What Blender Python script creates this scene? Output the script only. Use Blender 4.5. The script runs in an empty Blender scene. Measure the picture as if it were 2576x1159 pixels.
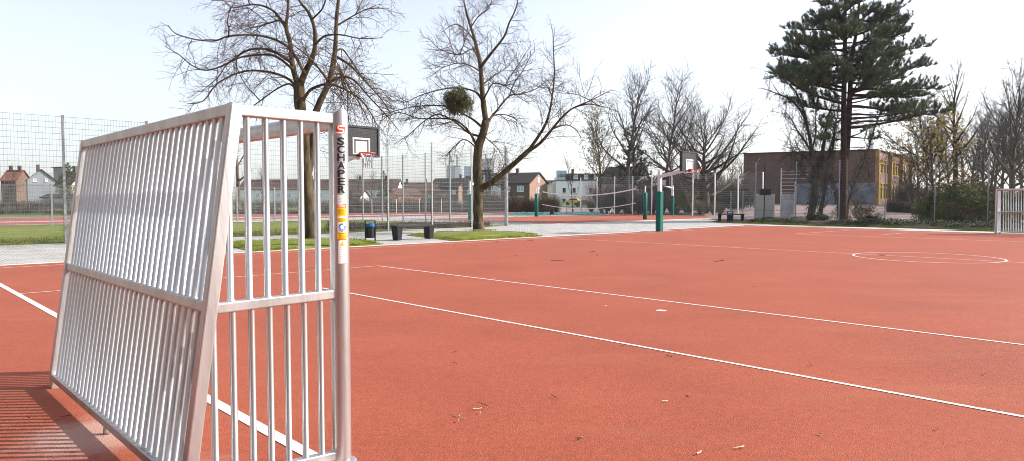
import bpy, bmesh, math, random
from math import sin, cos, pi, atan, atan2, sqrt, radians, tan
from mathutils import Vector, Matrix, noise as mnoise
random.seed(11)
S = bpy.context.scene
COL = S.collection
RD = random.uniform

# ------------------------------------------------------------------ camera numbers
F = 1716.7; CX, CY, H = 1287.5, 579.5, 1.5
TH = atan((579.5 - 504) / F)

def ray(x, y):
    a = (x - CX) / F; b = -(y - CY) / F
    return Vector((a, cos(TH) + b * sin(TH), -sin(TH) + b * cos(TH)))

def G(x, y, z=0.0):
    d = ray(x, y); t = (z - H) / d.z
    return Vector((d.x * t, d.y * t, z))

def W(x, y, d):
    r = ray(x, y); t = d / r.y
    return Vector((r.x * t, d, H + r.z * t))

AZ = radians(45.8)
E2 = Vector((sin(AZ), cos(AZ), 0)); E1 = Vector((-cos(AZ), sin(AZ), 0))
P0 = Vector((-0.98, 3.87, 0)); ROT = pi / 2 - AZ

def U(u, v, z=0.0):
    return P0 + E2 * u + E1 * v + Vector((0, 0, z))

# ------------------------------------------------------------------ materials
def mat(name, col, rough=0.7, metal=0.0, var=0.0, scale=8.0, col2=None, bump=0.0, bscale=None, detail=4.0, spec=None, sx=(1, 1, 1)):
    if spec is None: spec = 0.5 if (rough < 0.45 or metal > 0.3) else (0.25 if rough < 0.7 else 0.12)
    m = bpy.data.materials.new(name); m.use_nodes = True
    nt = m.node_tree; b = nt.nodes['Principled BSDF']
    b.inputs['Base Color'].default_value = (*col, 1)
    b.inputs['Roughness'].default_value = rough
    b.inputs['Metallic'].default_value = metal
    b.inputs['Specular IOR Level'].default_value = spec
    if var > 0 or bump > 0:
        tc = nt.nodes.new('ShaderNodeTexCoord'); mp = nt.nodes.new('ShaderNodeMapping')
        mp.inputs['Scale'].default_value = sx
        nt.links.new(tc.outputs['Object'], mp.inputs['Vector'])
    if var > 0:
        n = nt.nodes.new('ShaderNodeTexNoise'); n.inputs['Scale'].default_value = scale; n.inputs['Detail'].default_value = detail
        nt.links.new(mp.outputs['Vector'], n.inputs['Vector'])
        r = nt.nodes.new('ShaderNodeValToRGB')
        c2 = col2 or tuple(min(1, c * (1 + var)) for c in col)
        c1 = col if col2 else tuple(c * (1 - var) for c in col)
        r.color_ramp.elements[0].position = 0.33; r.color_ramp.elements[1].position = 0.67
        r.color_ramp.elements[0].color = (*c1, 1); r.color_ramp.elements[1].color = (*c2, 1)
        nt.links.new(n.outputs['Fac'], r.inputs['Fac'])
        nt.links.new(r.outputs['Color'], b.inputs['Base Color'])
    if bump > 0:
        n2 = nt.nodes.new('ShaderNodeTexNoise'); n2.inputs['Scale'].default_value = bscale or scale * 3; n2.inputs['Detail'].default_value = 4
        nt.links.new(mp.outputs['Vector'], n2.inputs['Vector'])
        bp = nt.nodes.new('ShaderNodeBump'); bp.inputs['Strength'].default_value = bump; bp.inputs['Distance'].default_value = 0.02
        nt.links.new(n2.outputs['Fac'], bp.inputs['Height']); nt.links.new(bp.outputs['Normal'], b.inputs['Normal'])
    return m

def mixcol(nt, fac, a, b, mode='MIX'):
    n = nt.nodes.new('ShaderNodeMix'); n.data_type = 'RGBA'; n.blend_type = mode
    for k, v in ((0, fac), (6, a), (7, b)):
        if hasattr(v, 'is_output') or isinstance(v, bpy.types.NodeSocket): nt.links.new(v, n.inputs[k])
        elif k == 0: n.inputs[0].default_value = v
        else: n.inputs[k].default_value = (*v, 1)
    return n.outputs[2]

def ramp(nt, sock, stops):
    r = nt.nodes.new('ShaderNodeValToRGB'); e = r.color_ramp.elements
    while len(e) < len(stops): e.new(0.5)
    for k, (p, c) in enumerate(stops):
        e[k].position = p; e[k].color = (*c, 1) if len(c) == 3 else c
    nt.links.new(sock, r.inputs['Fac'])
    return r.outputs['Color']

def noise(nt, vec, scale, detail=4, rough=0.5):
    n = nt.nodes.new('ShaderNodeTexNoise'); n.inputs['Scale'].default_value = scale
    n.inputs['Detail'].default_value = detail; n.inputs['Roughness'].default_value = rough
    nt.links.new(vec, n.inputs['Vector']); return n.outputs['Fac']

def court_material(name, base, stain=None, seam=False):
    m = bpy.data.materials.new(name); m.use_nodes = True; nt = m.node_tree; b = nt.nodes['Principled BSDF']
    tc = nt.nodes.new('ShaderNodeTexCoord'); vec = tc.outputs['Object']
    gran = nt.nodes.new('ShaderNodeTexVoronoi'); gran.inputs['Scale'].default_value = 130
    nt.links.new(vec, gran.inputs['Vector'])
    sep = nt.nodes.new('ShaderNodeSeparateColor'); nt.links.new(gran.outputs['Color'], sep.inputs['Color'])
    lo = tuple(c * 0.7 for c in base); hi = (min(1, base[0] * 1.25), base[1] * 1.4, base[2] * 1.45)
    c = ramp(nt, sep.outputs[0], [(0.0, lo), (0.25, base), (0.75, base), (1.0, hi)])
    mid = ramp(nt, noise(nt, vec, 14, 5, 0.6), [(0.35, (0.9,) * 3), (0.65, (1.07,) * 3)])
    c = mixcol(nt, 1.0, c, mid, 'MULTIPLY')
    big = ramp(nt, noise(nt, vec, 0.55, 6, 0.6), [(0.28, (0.86, 0.85, 0.85)), (0.5, (0.99,) * 3), (0.72, (1.09, 1.14, 1.2))])
    c = mixcol(nt, 1.0, c, big, 'MULTIPLY')
    # scuffs and pale traffic marks, long and faint
    mp = nt.nodes.new('ShaderNodeMapping'); mp.inputs['Scale'].default_value = (0.35, 1.6, 1); mp.inputs['Rotation'].default_value = (0, 0, 0.6)
    nt.links.new(vec, mp.inputs['Vector'])
    sc = ramp(nt, noise(nt, mp.outputs['Vector'], 1.1, 8, 0.62), [(0.54, (0, 0, 0)), (0.76, (0.34,) * 3)])
    c = mixcol(nt, sc, c, (base[0] * 1.15, base[1] * 2.0, base[2] * 2.2))
    dk = ramp(nt, noise(nt, vec, 2.3, 5, 0.7), [(0.68, (0, 0, 0)), (0.8, (0.35,) * 3)])
    c = mixcol(nt, dk, c, tuple(x * 0.6 for x in base))
    if stain:
        for (cx, cy, rad, amt) in stain:
            vm = nt.nodes.new('ShaderNodeVectorMath'); vm.operation = 'DISTANCE'; vm.inputs[1].default_value = (cx, cy, 0)
            nt.links.new(vec, vm.inputs[0])
            dv = nt.nodes.new('ShaderNodeMath'); dv.operation = 'DIVIDE'; dv.inputs[1].default_value = rad
            nt.links.new(vm.outputs['Value'], dv.inputs[0])
            ad = nt.nodes.new('ShaderNodeMath'); ad.operation = 'ADD'; nt.links.new(dv.outputs[0], ad.inputs[0])
            nz = noise(nt, vec, 9, 8, 0.7); nt.links.new(nz, ad.inputs[1])
            f = ramp(nt, ad.outputs[0], [(0.75, (amt,) * 3), (1.0, (amt * 0.35,) * 3), (1.25 if False else 1.0, (0, 0, 0))])
            sm = nt.nodes.new('ShaderNodeMapRange'); sm.interpolation_type = 'SMOOTHSTEP'
            sm.inputs['From Min'].default_value = 0.75; sm.inputs['From Max'].default_value = 1.5
            sm.inputs['To Min'].default_value = amt; sm.inputs['To Max'].default_value = 0
            nt.links.new(ad.outputs[0], sm.inputs['Value'])
            c = mixcol(nt, sm.outputs['Result'], c, (0.55, 0.42, 0.37))
    nt.links.new(c, b.inputs['Base Color'])
    b.inputs['Roughness'].default_value = 0.78; b.inputs['Specular IOR Level'].default_value = 0.2
    b.inputs['Sheen Weight'].default_value = 0.03; b.inputs['Sheen Roughness'].default_value = 0.5
    bp = nt.nodes.new('ShaderNodeBump'); bp.inputs['Strength'].default_value = 0.55; bp.inputs['Distance'].default_value = 0.006
    nt.links.new(gran.outputs['Distance'], bp.inputs['Height']); nt.links.new(bp.outputs['Normal'], b.inputs['Normal'])
    return m

def brick_material(name, c1, c2, mort, bw, bh, rot=0.0, msize=0.006, rough=0.85, var=0.25, coord='Object', vert=False):
    m = bpy.data.materials.new(name); m.use_nodes = True; nt = m.node_tree; b = nt.nodes['Principled BSDF']
    tc = nt.nodes.new('ShaderNodeTexCoord'); mp = nt.nodes.new('ShaderNodeMapping'); mp.inputs['Rotation'].default_value = (0, 0, rot)
    src = tc.outputs[coord]
    if vert:
        sx = nt.nodes.new('ShaderNodeSeparateXYZ'); nt.links.new(src, sx.inputs[0])
        ad = nt.nodes.new('ShaderNodeMath'); ad.operation = 'ADD'; nt.links.new(sx.outputs[0], ad.inputs[0]); nt.links.new(sx.outputs[1], ad.inputs[1])
        cb = nt.nodes.new('ShaderNodeCombineXYZ'); nt.links.new(ad.outputs[0], cb.inputs[0]); nt.links.new(sx.outputs[2], cb.inputs[1]); src = cb.outputs[0]
    nt.links.new(src, mp.inputs['Vector'])
    br = nt.nodes.new('ShaderNodeTexBrick'); br.inputs['Scale'].default_value = 1.0
    br.inputs['Brick Width'].default_value = bw; br.inputs['Row Height'].default_value = bh; br.inputs['Mortar Size'].default_value = msize
    br.inputs['Color1'].default_value = (*c1, 1); br.inputs['Color2'].default_value = (*c2, 1); br.inputs['Mortar'].default_value = (*mort, 1)
    nt.links.new(mp.outputs['Vector'], br.inputs['Vector'])
    v = ramp(nt, noise(nt, tc.outputs[coord], 0.9, 7, 0.65), [(0.3, (1 - var,) * 3), (0.7, (1 + var * 0.4,) * 3)])
    c = mixcol(nt, 1.0, br.outputs['Color'], v, 'MULTIPLY')
    nt.links.new(c, b.inputs['Base Color']); b.inputs['Roughness'].default_value = rough; b.inputs['Specular IOR Level'].default_value = 0.15
    return m

def grass_material(name, a, bcol, dry, s=6.0):
    m = bpy.data.materials.new(name); m.use_nodes = True; nt = m.node_tree; b = nt.nodes['Principled BSDF']
    tc = nt.nodes.new('ShaderNodeTexCoord'); v = tc.outputs['Object']
    c = ramp(nt, noise(nt, v, s, 8, 0.7), [(0.35, a), (0.62, bcol)])
    d = ramp(nt, noise(nt, v, 0.8, 7, 0.65), [(0.47, (0, 0, 0)), (0.66, (0.85,) * 3)])
    c = mixcol(nt, d, c, dry)
    nt.links.new(c, b.inputs['Base Color']); b.inputs['Roughness'].default_value = 0.9
    b.inputs['Specular IOR Level'].default_value = 0.2
    return m

RED = (0.312, 0.065, 0.028)
sp = G(240, 1092)
M = {}
M['court'] = court_material('red_court', RED, stain=[(sp.x, sp.y, 0.55, 0.5), (sp.x + 0.9, sp.y - 0.65, 0.4, 0.22)])
M['court2'] = court_material('orange_court', (0.32, 0.078, 0.038))
M['track'] = court_material('red_track', (0.32, 0.065, 0.04))
M['line'] = mat('line_paint', (0.66, 0.55, 0.5), 0.6, var=0.06, col2=(0.82, 0.81, 0.79), scale=38, detail=9, bump=0.25, bscale=260)
M['line_thin'] = mat('thin_line_paint', (0.6, 0.44, 0.38), 0.6, var=0.08, col2=(0.8, 0.76, 0.73), scale=30, detail=9, bump=0.25, bscale=260)
M['paving'] = brick_material('grey_pavers', (0.58, 0.565, 0.53), (0.47, 0.455, 0.425), (0.16, 0.15, 0.135), 0.2, 0.1, rot=-ROT, msize=0.012, var=0.3)
M['slab'] = brick_material('pale_slabs', (0.58, 0.565, 0.53), (0.5, 0.485, 0.455), (0.3, 0.29, 0.27), 0.4, 0.2, rot=-ROT, msize=0.008)
M['kerb'] = mat('kerb_concrete', (0.55, 0.53, 0.5), 0.85, var=0.15, scale=5)
M['grass'] = grass_material('lawn', (0.075, 0.115, 0.008), (0.17, 0.2, 0.018), (0.24, 0.21, 0.06))
M['meadow'] = grass_material('meadow', (0.06, 0.11, 0.02), (0.11, 0.17, 0.035), (0.16, 0.17, 0.06), 0.6)
M['blade'] = mat('grass_blades', (0.1, 0.15, 0.01), 0.8, var=0.5, scale=0.7, col2=(0.24, 0.25, 0.035))
M['soil'] = mat('soil', (0.028, 0.02, 0.014), 0.95, var=0.5, scale=3, bump=0.6, bscale=8, col2=(0.075, 0.055, 0.038))
M['yard'] = brick_material('pink_yard_paving', (0.31, 0.235, 0.21), (0.27, 0.2, 0.18), (0.2, 0.16, 0.14), 0.6, 0.3, rot=0.3)
M['alu'] = mat('aluminium', (0.52, 0.525, 0.525), 0.36, 0.8, var=0.13, scale=9, bump=0.08, bscale=40, sx=(1, 1, 0.15))
M['alu2'] = mat('aluminium_bar', (0.53, 0.535, 0.535), 0.33, 0.8, var=0.1, scale=12, sx=(1, 1, 0.1))
M['weld'] = mat('weld_bead', (0.62, 0.6, 0.58), 0.5, 0.8, var=0.3, scale=300)
M['galv'] = mat('galvanised_steel', (0.27, 0.28, 0.29), 0.45, 0.5, var=0.22, scale=14, detail=6)
M['wire'] = mat('galvanised_wire', (0.17, 0.178, 0.185), 0.5, 0.5)
M['wire_g'] = mat('green_grey_wire', (0.3, 0.34, 0.33), 0.5, 0.3)
M['wire_d'] = mat('dark_wire', (0.12, 0.13, 0.12), 0.6, 0.2)
M['white_steel'] = mat('white_steel', (0.72, 0.70, 0.70), 0.5, 0.1, var=0.06, scale=3)
M['pad'] = mat('green_pad', (0.003, 0.115, 0.085), 0.45, var=0.12, scale=2, bump=0.1, bscale=4)
M['black'] = mat('anthracite_metal', (0.022, 0.023, 0.026), 0.5, 0.2, var=0.25, scale=6)
M['bench'] = mat('anthracite_bench', (0.02, 0.021, 0.024), 0.6, var=0.2, scale=7)
M['board'] = mat('dark_grey_board', (0.034, 0.036, 0.04), 0.5, var=0.15, scale=6)
M['boardin'] = mat('light_board_panel', (0.5, 0.5, 0.48), 0.6, var=0.12, scale=4)
M['rim'] = mat('red_rim', (0.68, 0.035, 0.012), 0.4)
M['chain'] = mat('steel_chain', (0.42, 0.42, 0.43), 0.4, 0.7)
M['blue'] = mat('blue_bag', (0.006, 0.1, 0.26), 0.4, bump=0.5, bscale=25)
M['navy'] = mat('navy_plastic', (0.012, 0.022, 0.06), 0.5)
M['tarp'] = mat('green_tarp', (0.045, 0.2, 0.165), 0.5, var=0.3, scale=2.5, bump=0.4, bscale=3)
M['white'] = mat('white_paint', (0.8, 0.8, 0.79), 0.5)
M['netmat'] = mat('black_net', (0.03, 0.03, 0.035), 0.8)
M['bark1'] = mat('lime_bark', (0.035, 0.026, 0.014), 0.9, var=0.5, scale=6, col2=(0.13, 0.1, 0.06), bump=0.9, bscale=22, sx=(1, 1, 0.3))
M['twig1'] = mat('lime_twig', (0.085, 0.056, 0.042), 0.8, var=0.3, scale=2)
M['bark2'] = mat('grey_bark', (0.06, 0.05, 0.035), 0.9, var=0.4, scale=4, col2=(0.13, 0.11, 0.08), bump=0.7, bscale=14, sx=(1, 1, 0.3))
M['twig2'] = mat('grey_twig', (0.085, 0.068, 0.05), 0.85, var=0.3, scale=1)
M['twig3'] = mat('dark_twig', (0.05, 0.043, 0.037), 0.85, var=0.3, scale=1)
M['twigp'] = mat('pale_twig', (0.16, 0.13, 0.08), 0.8, var=0.25, scale=1)
M['budp'] = mat('pale_buds', (0.2, 0.17, 0.07), 0.8, var=0.3, scale=1.5, col2=(0.3, 0.25, 0.11))
M['budy'] = mat('yellow_buds', (0.24, 0.165, 0.025), 0.8, var=0.3, scale=1.5, col2=(0.36, 0.25, 0.045))
M['budr'] = mat('reddish_buds', (0.14, 0.045, 0.03), 0.8)
M['barkp'] = mat('pine_bark', (0.04, 0.025, 0.019), 0.95, var=0.5, scale=5, col2=(0.09, 0.056, 0.04), bump=1.0, bscale=10, sx=(1, 1, 0.35))
M['needle'] = mat('pine_needles', (0.05, 0.08, 0.05), 0.5, var=0.5, scale=0.9, col2=(0.14, 0.18, 0.085))
M['needle2'] = mat('pine_needles_grey', (0.03, 0.05, 0.03), 0.65, var=0.4, scale=0.7, col2=(0.06, 0.085, 0.045))
M['leafd'] = mat('dark_ivy_leaf', (0.01, 0.019, 0.006), 0.8, var=0.5, scale=1.5, col2=(0.028, 0.04, 0.011), spec=.2)
M['leafg'] = mat('rhododendron_leaf', (0.065, 0.1, 0.02), 0.5, var=0.5, scale=0.9, col2=(0.24, 0.26, 0.05))
M['leafr'] = mat('copper_leaf', (0.14, 0.09, 0.03), 0.5, var=0.4, scale=1.2, col2=(0.2, 0.12, 0.04))
M['leafm'] = mat('mistletoe_leaf', (0.045, 0.055, 0.012), 0.5, var=0.5, scale=3, col2=(0.13, 0.12, 0.035))
M['leafo'] = mat('olive_leaf', (0.07, 0.085, 0.02), 0.6, var=0.4, scale=0.8, col2=(0.13, 0.13, 0.04))
M['leafb'] = mat('brown_leaf', (0.15, 0.085, 0.035), 0.8, var=0.4, scale=3, col2=(0.26, 0.17, 0.08))
M['hedget'] = mat('hedge_twig', (0.085, 0.062, 0.045), 0.9, var=0.4, scale=0.8, col2=(0.15, 0.115, 0.08))
M['vine'] = mat('ivy_vine', (0.055, 0.038, 0.027), 0.9, var=0.4, scale=3)
M['brickd'] = brick_material('dark_brown_brick', (0.1, 0.062, 0.052), (0.125, 0.078, 0.066), (0.15, 0.12, 0.11), 0.24, 0.08, vert=True)
M['brickl'] = brick_material('red_brown_brick', (0.32, 0.19, 0.135), (0.27, 0.155, 0.11), (0.4, 0.32, 0.27), 0.24, 0.08, vert=True)  # lighter copy of the brown brick, sunlit tone for the house gables
M['brickh'] = brick_material('umber_brick', (0.165, 0.1, 0.07), (0.13, 0.08, 0.058), (0.2, 0.16, 0.14), 0.24, 0.08, vert=True)
M['brown_panel'] = mat('mauve_brown_panel', (0.23, 0.145, 0.125), 0.8, var=0.15, scale=1.2)
M['yellow_wood'] = mat('ochre_timber', (0.37, 0.225, 0.075), 0.6, var=0.2, scale=2)
M['blind'] = mat('cream_blind', (0.68, 0.62, 0.5), 0.8, var=0.06, scale=2)
M['blindy'] = mat('yellow_curtain', (0.28, 0.2, 0.045), 0.8, var=0.45, scale=3, sx=(6, 6, 0.3))
M['glass'] = mat('window_glass', (0.03, 0.035, 0.045), 0.08, spec=0.8)
M['glassb'] = mat('pale_glass', (0.35, 0.46, 0.48), 0.1)
M['graffiti'] = mat('blue_grey_painted_wall', (0.15, 0.16, 0.18), 0.7, var=0.4, scale=0.55, col2=(0.3, 0.31, 0.33), detail=2)
M['roofd'] = brick_material('dark_roof_tiles', (0.055, 0.05, 0.05), (0.07, 0.063, 0.06), (0.03, 0.028, 0.027), 0.3, 0.33, msize=0.03)
M['roofb'] = brick_material('brown_roof_tiles', (0.12, 0.075, 0.06), (0.15, 0.095, 0.075), (0.06, 0.042, 0.036), 0.3, 0.33, msize=0.03)
M['roofo'] = brick_material('orange_roof_tiles', (0.22, 0.1, 0.065), (0.18, 0.085, 0.055), (0.2, 0.07, 0.035), 0.3, 0.33, msize=0.03)
M['render_w'] = mat('white_render', (0.74, 0.745, 0.75), 0.85, var=0.06, scale=0.5)
M['render_g'] = mat('grey_render', (0.27, 0.285, 0.31), 0.85, var=0.08, scale=0.5)
M['render_y'] = mat('cream_render', (0.6, 0.52, 0.36), 0.85, var=0.06, scale=0.5)
M['render_o'] = mat('orange_render', (0.55, 0.24, 0.12), 0.85, var=0.08, scale=0.5)
M['pp_blue'] = mat('pale_blue_cladding', (0.2, 0.28, 0.35), 0.7, var=0.06, scale=0.02)
M['pp_white'] = mat('pale_cladding', (0.55, 0.55, 0.52), 0.7)
M['pp_dark'] = brick_material('ribbed_grey_cladding', (0.12, 0.13, 0.14), (0.17, 0.18, 0.19), (0.4, 0.4, 0.4), 9.0, 7.0, msize=1.1, vert=True)
M['pp_grey'] = mat('chimney_concrete', (0.2, 0.22, 0.24), 0.8, var=0.1, scale=0.03)
M['s_white'] = mat('sticker_white', (0.8, 0.8, 0.8), 0.4)
M['s_black'] = mat('sticker_black', (0.012, 0.012, 0.014), 0.4)
M['s_red'] = mat('sticker_red', (0.75, 0.05, 0.02), 0.4)
M['s_orange'] = mat('sticker_orange', (0.82, 0.16, 0.015), 0.4)
M['s_yellow'] = mat('sticker_yellow', (0.9, 0.52, 0.01), 0.4)
M['s_blue'] = mat('sticker_blue', (0.02, 0.17, 0.5), 0.4)
M['s_grey'] = mat('sticker_print', (0.4, 0.4, 0.4), 0.5)
M['s_brown'] = mat('sticker_brown_print', (0.45, 0.2, 0.01), 0.5)
M['woodstick'] = mat('dry_twig', (0.09, 0.06, 0.04), 0.9, var=0.3, scale=20)
M['strawstick'] = mat('straw_chip', (0.62, 0.5, 0.32), 0.9, var=0.2, scale=20)
M['blocker_wall'] = mat('grey_blocker', (0.16, 0.16, 0.155), 0.85, var=0.15, scale=0.5)  # walls of the unseen blocks added against the low sky
M['panelw'] = mat('stained_white_panel', (0.42, 0.41, 0.4), 0.7, var=0.35, scale=2.0, col2=(0.66, 0.64, 0.63))
M['panelb'] = mat('beige_sheet_panel', (0.52, 0.5, 0.43), 0.7, var=0.1, scale=2.0)

# ------------------------------------------------------------------ mesh builder
class MB:
    def __init__(s): s.v = []; s.f = []; s.mi = []; s.cur = 0
    def poly(s, pts):
        n = len(s.v); s.v.extend(tuple(p) for p in pts); s.f.append(tuple(range(n, n + len(pts)))); s.mi.append(s.cur)
    def box(s, c, sz, ax=None):
        c = Vector(c); hx, hy, hz = sz[0] / 2, sz[1] / 2, sz[2] / 2
        ax = ax or (Vector((1, 0, 0)), Vector((0, 1, 0)), Vector((0, 0, 1)))
        n = len(s.v)
        for i in (-1, 1):
            for j in (-1, 1):
                for k in (-1, 1): s.v.append(tuple(c + ax[0] * hx * i + ax[1] * hy * j + ax[2] * hz * k))
        for f in ((0, 1, 3, 2), (4, 6, 7, 5), (0, 4, 5, 1), (2, 3, 7, 6), (0, 2, 6, 4), (1, 5, 7, 3)):
            s.f.append(tuple(n + q for q in f)); s.mi.append(s.cur)
    def bar(s, p, q, w, h, up=(0, 0, 1)):
        p = Vector(p); q = Vector(q); d = q - p; L = d.length
        if L < 1e-6: return
        d /= L; up = Vector(up); x = d.cross(up)
        if x.length < 1e-3: x = d.cross(Vector((1, 0, 0)))
        x.normalize(); z = x.cross(d)
        s.box((p + q) / 2, (L, w, h), (d, x, z))
    def rbar(s, p, q, w, h, up=(0, 0, 1), r=0.008):
        # rectangular hollow section with rounded corners
        p = Vector(p); q = Vector(q); d = (q - p).normalized(); up = Vector(up); x = d.cross(up)
        if x.length < 1e-3: x = d.cross(Vector((1, 0, 0)))
        x.normalize(); z = x.cross(d); ring = []
        for (sx, sz, a0) in ((1, 1, 0), (-1, 1, 90), (-1, -1, 180), (1, -1, 270)):
            for k in range(4):
                a = radians(a0 + k * 30)
                ring.append(x * (sx * (w / 2 - r) + r * cos(a)) + z * (sz * (h / 2 - r) + r * sin(a)))
        n = len(s.v); m = len(ring)
        for c in (p, q): s.v.extend(tuple(c + o) for o in ring)
        for i in range(m):
            j = (i + 1) % m; s.f.append((n + i, n + j, n + m + j, n + m + i)); s.mi.append(s.cur)
        s.f.append(tuple(n + i for i in reversed(range(m)))); s.f.append(tuple(n + m + i for i in range(m))); s.mi += [s.cur] * 2
    def tube(s, pts, rad, n=6, cap=True, mitre=False):
        pts = [Vector(p) for p in pts]; m = len(pts)
        if not hasattr(rad, '__len__'): rad = [rad] * m
        base = len(s.v); t0 = (pts[1] - pts[0]).normalized()
        a = Vector((0, 0, 1)) if abs(t0.z) < 0.9 else Vector((1, 0, 0))
        x = t0.cross(a).normalized()
        for i, p in enumerate(pts):
            d0 = (pts[i] - pts[i - 1]).normalized() if i else t0
            d1 = (pts[i + 1] - pts[i]).normalized() if i < m - 1 else d0
            t = d0 + d1
            t = t.normalized() if t.length > 1e-5 else d0
            x = (x - t * x.dot(t))
            if x.length < 1e-5: x = t.orthogonal()
            x.normalize(); y = t.cross(x)
            cs = max(0.3, t.dot(d0))
            bend = (d1 - d0)
            bd = bend.normalized() if bend.length > 1e-4 else None
            for k in range(n):
                an = 2 * pi * k / n
                o = x * (cos(an) * rad[i]) + y * (sin(an) * rad[i])
                if mitre and bd is not None: o = o + bd * (o.dot(bd) * (1 / cs - 1))
                s.v.append(tuple(p + o))
        for i in range(m - 1):
            for k in range(n):
                k2 = (k + 1) % n
                s.f.append((base + i * n + k, base + i * n + k2, base + (i + 1) * n + k2, base + (i + 1) * n + k)); s.mi.append(s.cur)
        if cap:
            s.f.append(tuple(base + k for k in reversed(range(n)))); s.f.append(tuple(base + (m - 1) * n + k for k in range(n))); s.mi += [s.cur] * 2
    def lathe(s, prof, c=(0, 0, 0), n=16, cap=True):
        base = len(s.v); m = len(prof)
        for (r, z) in prof:
            for k in range(n):
                a = 2 * pi * k / n; s.v.append((c[0] + r * cos(a), c[1] + r * sin(a), c[2] + z))
        for i in range(m - 1):
            for k in range(n):
                k2 = (k + 1) % n
                s.f.append((base + i * n + k, base + i * n + k2, base + (i + 1) * n + k2, base + (i + 1) * n + k)); s.mi.append(s.cur)
        if cap:
            s.f.append(tuple(base + k for k in reversed(range(n)))); s.f.append(tuple(base + (m - 1) * n + k for k in range(n))); s.mi += [s.cur] * 2
    def leaf(s, p, d, L, w, nrm=None):
        d = Vector(d).normalized(); x = d.orthogonal() if nrm is None else d.cross(nrm)
        if x.length < 1e-4: x = d.orthogonal()
        x = x.normalized() * (w / 2); p = Vector(p); n = len(s.v)
        s.v += [tuple(p), tuple(p + d * L * 0.5 + x), tuple(p + d * L), tuple(p + d * L * 0.5 - x)]
        s.f.append((n, n + 1, n + 2, n + 3)); s.mi.append(s.cur)
    def tri(s, p, d, L, w):
        d = Vector(d).normalized(); x = d.cross(rdir())
        if x.length < 1e-4: x = d.orthogonal()
        x = x.normalized() * (w / 2); p = Vector(p); n = len(s.v)
        s.v += [tuple(p - x), tuple(p + x), tuple(p + d * L)]
        s.f.append((n, n + 1, n + 2)); s.mi.append(s.cur)
    def build(s, name, m, parent=None, org=None, smooth=False, bevel=0):
        me = bpy.data.meshes.new(name)
        vs = s.v
        if org is not None:
            ox, oy, oz = org; vs = [(a - ox, b - oy, c - oz) for a, b, c in vs]
        me.from_pydata(vs, [], s.f)
        ms = m if isinstance(m, (list, tuple)) else [m]
        for q in ms: me.materials.append(q)
        if len(ms) > 1: me.polygons.foreach_set('material_index', s.mi)
        if smooth: me.polygons.foreach_set('use_smooth', [True] * len(me.polygons))
        me.update()
        o = bpy.data.objects.new(name, me); COL.objects.link(o)
        if parent is not None: o.parent = parent
        elif org is not None: o.location = org
        if bevel:
            b = o.modifiers.new('bevel', 'BEVEL'); b.width = bevel; b.segments = 2; b.limit_method = 'ANGLE'
        return o

def rdir():
    while True:
        v = Vector((RD(-1, 1), RD(-1, 1), RD(-1, 1)))
        if 0.05 < v.length < 1: return v.normalized()

def tag(o, label=None, cat=None, group=None, kind=None):
    if label: o['label'] = label
    if cat: o['category'] = cat
    if group: o['group'] = group
    if kind: o['kind'] = kind
    return o

def thing(name, label, cat, loc=(0, 0, 0), rz=0.0, group=None):
    o = bpy.data.objects.new(name, None); COL.objects.link(o); o.empty_display_size = 0.3
    o.location = loc; o.rotation_euler = (0, 0, rz)
    return tag(o, label, cat, group)

def kids(o):
    return [c for c in bpy.data.objects if c.parent == o]

def dup(root, loc, rz=None, label=None, group=None, scale=None, skip=()):
    def cp(o, par):
        c = o.copy(); COL.objects.link(c); c.parent = par
        for ch in kids(o):
            if ch.name.split('.')[0] not in skip: cp(ch, c)
        return c
    r = cp(root, None); r.location = loc
    if rz is not None: r.rotation_euler = (0, 0, rz)
    if scale is not None: r.scale = (scale,) * 3 if not hasattr(scale, '__len__') else scale
    if label: r['label'] = label
    if group: r['group'] = group
    return r

def struct(name, mb, m, **k):
    return tag(mb.build(name, m, **k), kind='structure')

def sheet(name, pts, z, m):
    mb = MB(); mb.poly([(p[0], p[1], z) for p in pts]); return struct(name, mb, m)

# ------------------------------------------------------------------ ground sheets
def uvp(*pp): return [U(a, b) for a, b in pp]
def ccw(p):
    a = sum(p[i][0] * p[(i + 1) % len(p)][1] - p[(i + 1) % len(p)][0] * p[i][1] for i in range(len(p)))
    return p if a > 0 else p[::-1]

sheet('ground', [(-2900, -2900), (2900, -2900), (2900, 2900), (-2900, 2900)], -0.05, M['meadow'])
sheet('lawn', ccw(uvp((-20, 15), (60, 15), (60, 75), (-60, 75), (-60, 15))), -0.028, M['grass'])
K0, K1 = 16.25, 15.9
sheet('paved_path', ccw(uvp((-30, 16.0), (40.0, 15.6), (57, 15.6), (57, 46.5), (25.9, 46.5), (25.9, 25.3), (-30, 25.3))), -0.016, M['paving'])
sheet('court_surface', ccw(uvp((-16, -22), (36.0, -22), (36.0, K1), (-16, K0))), 0.0, M['court'])
# pale path continuing round the far end, in front of the right-hand bank
sheet('end_path', ccw(uvp((36.0, -22), (38.3, -22), (38.3, 15.6), (36.0, K1))), -0.008, M['slab'])
sheet('volleyball_court', ccw(uvp((29.8, 25.5), (56, 25.3), (56.3, 40.2), (29.8, 40.6))), 0.0, M['court2'])
# kerb stones along the sideline
mb = MB(); mb.bar(U(-16, K0 + 0.04, 0.0), U(36.0, K1 + 0.04, 0.0), 0.08, 0.03); struct('kerb', mb, M['kerb'])
mb = MB(); mb.bar(U(36.04, K1, 0.0), U(36.04, -22, 0.0), 0.08, 0.03); struct('kerb', mb, M['kerb'])
mb = MB()
for a, b in (((29.75, 25.4), (29.75, 40.7)), ((29.75, 25.4), (56, 25.2)), ((29.8, 40.7), (56.3, 40.3))):
    mb.bar(U(*a, 0.0), U(*b, 0.0), 0.1, 0.03)
struct('kerb', mb, M['kerb'])
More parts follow.
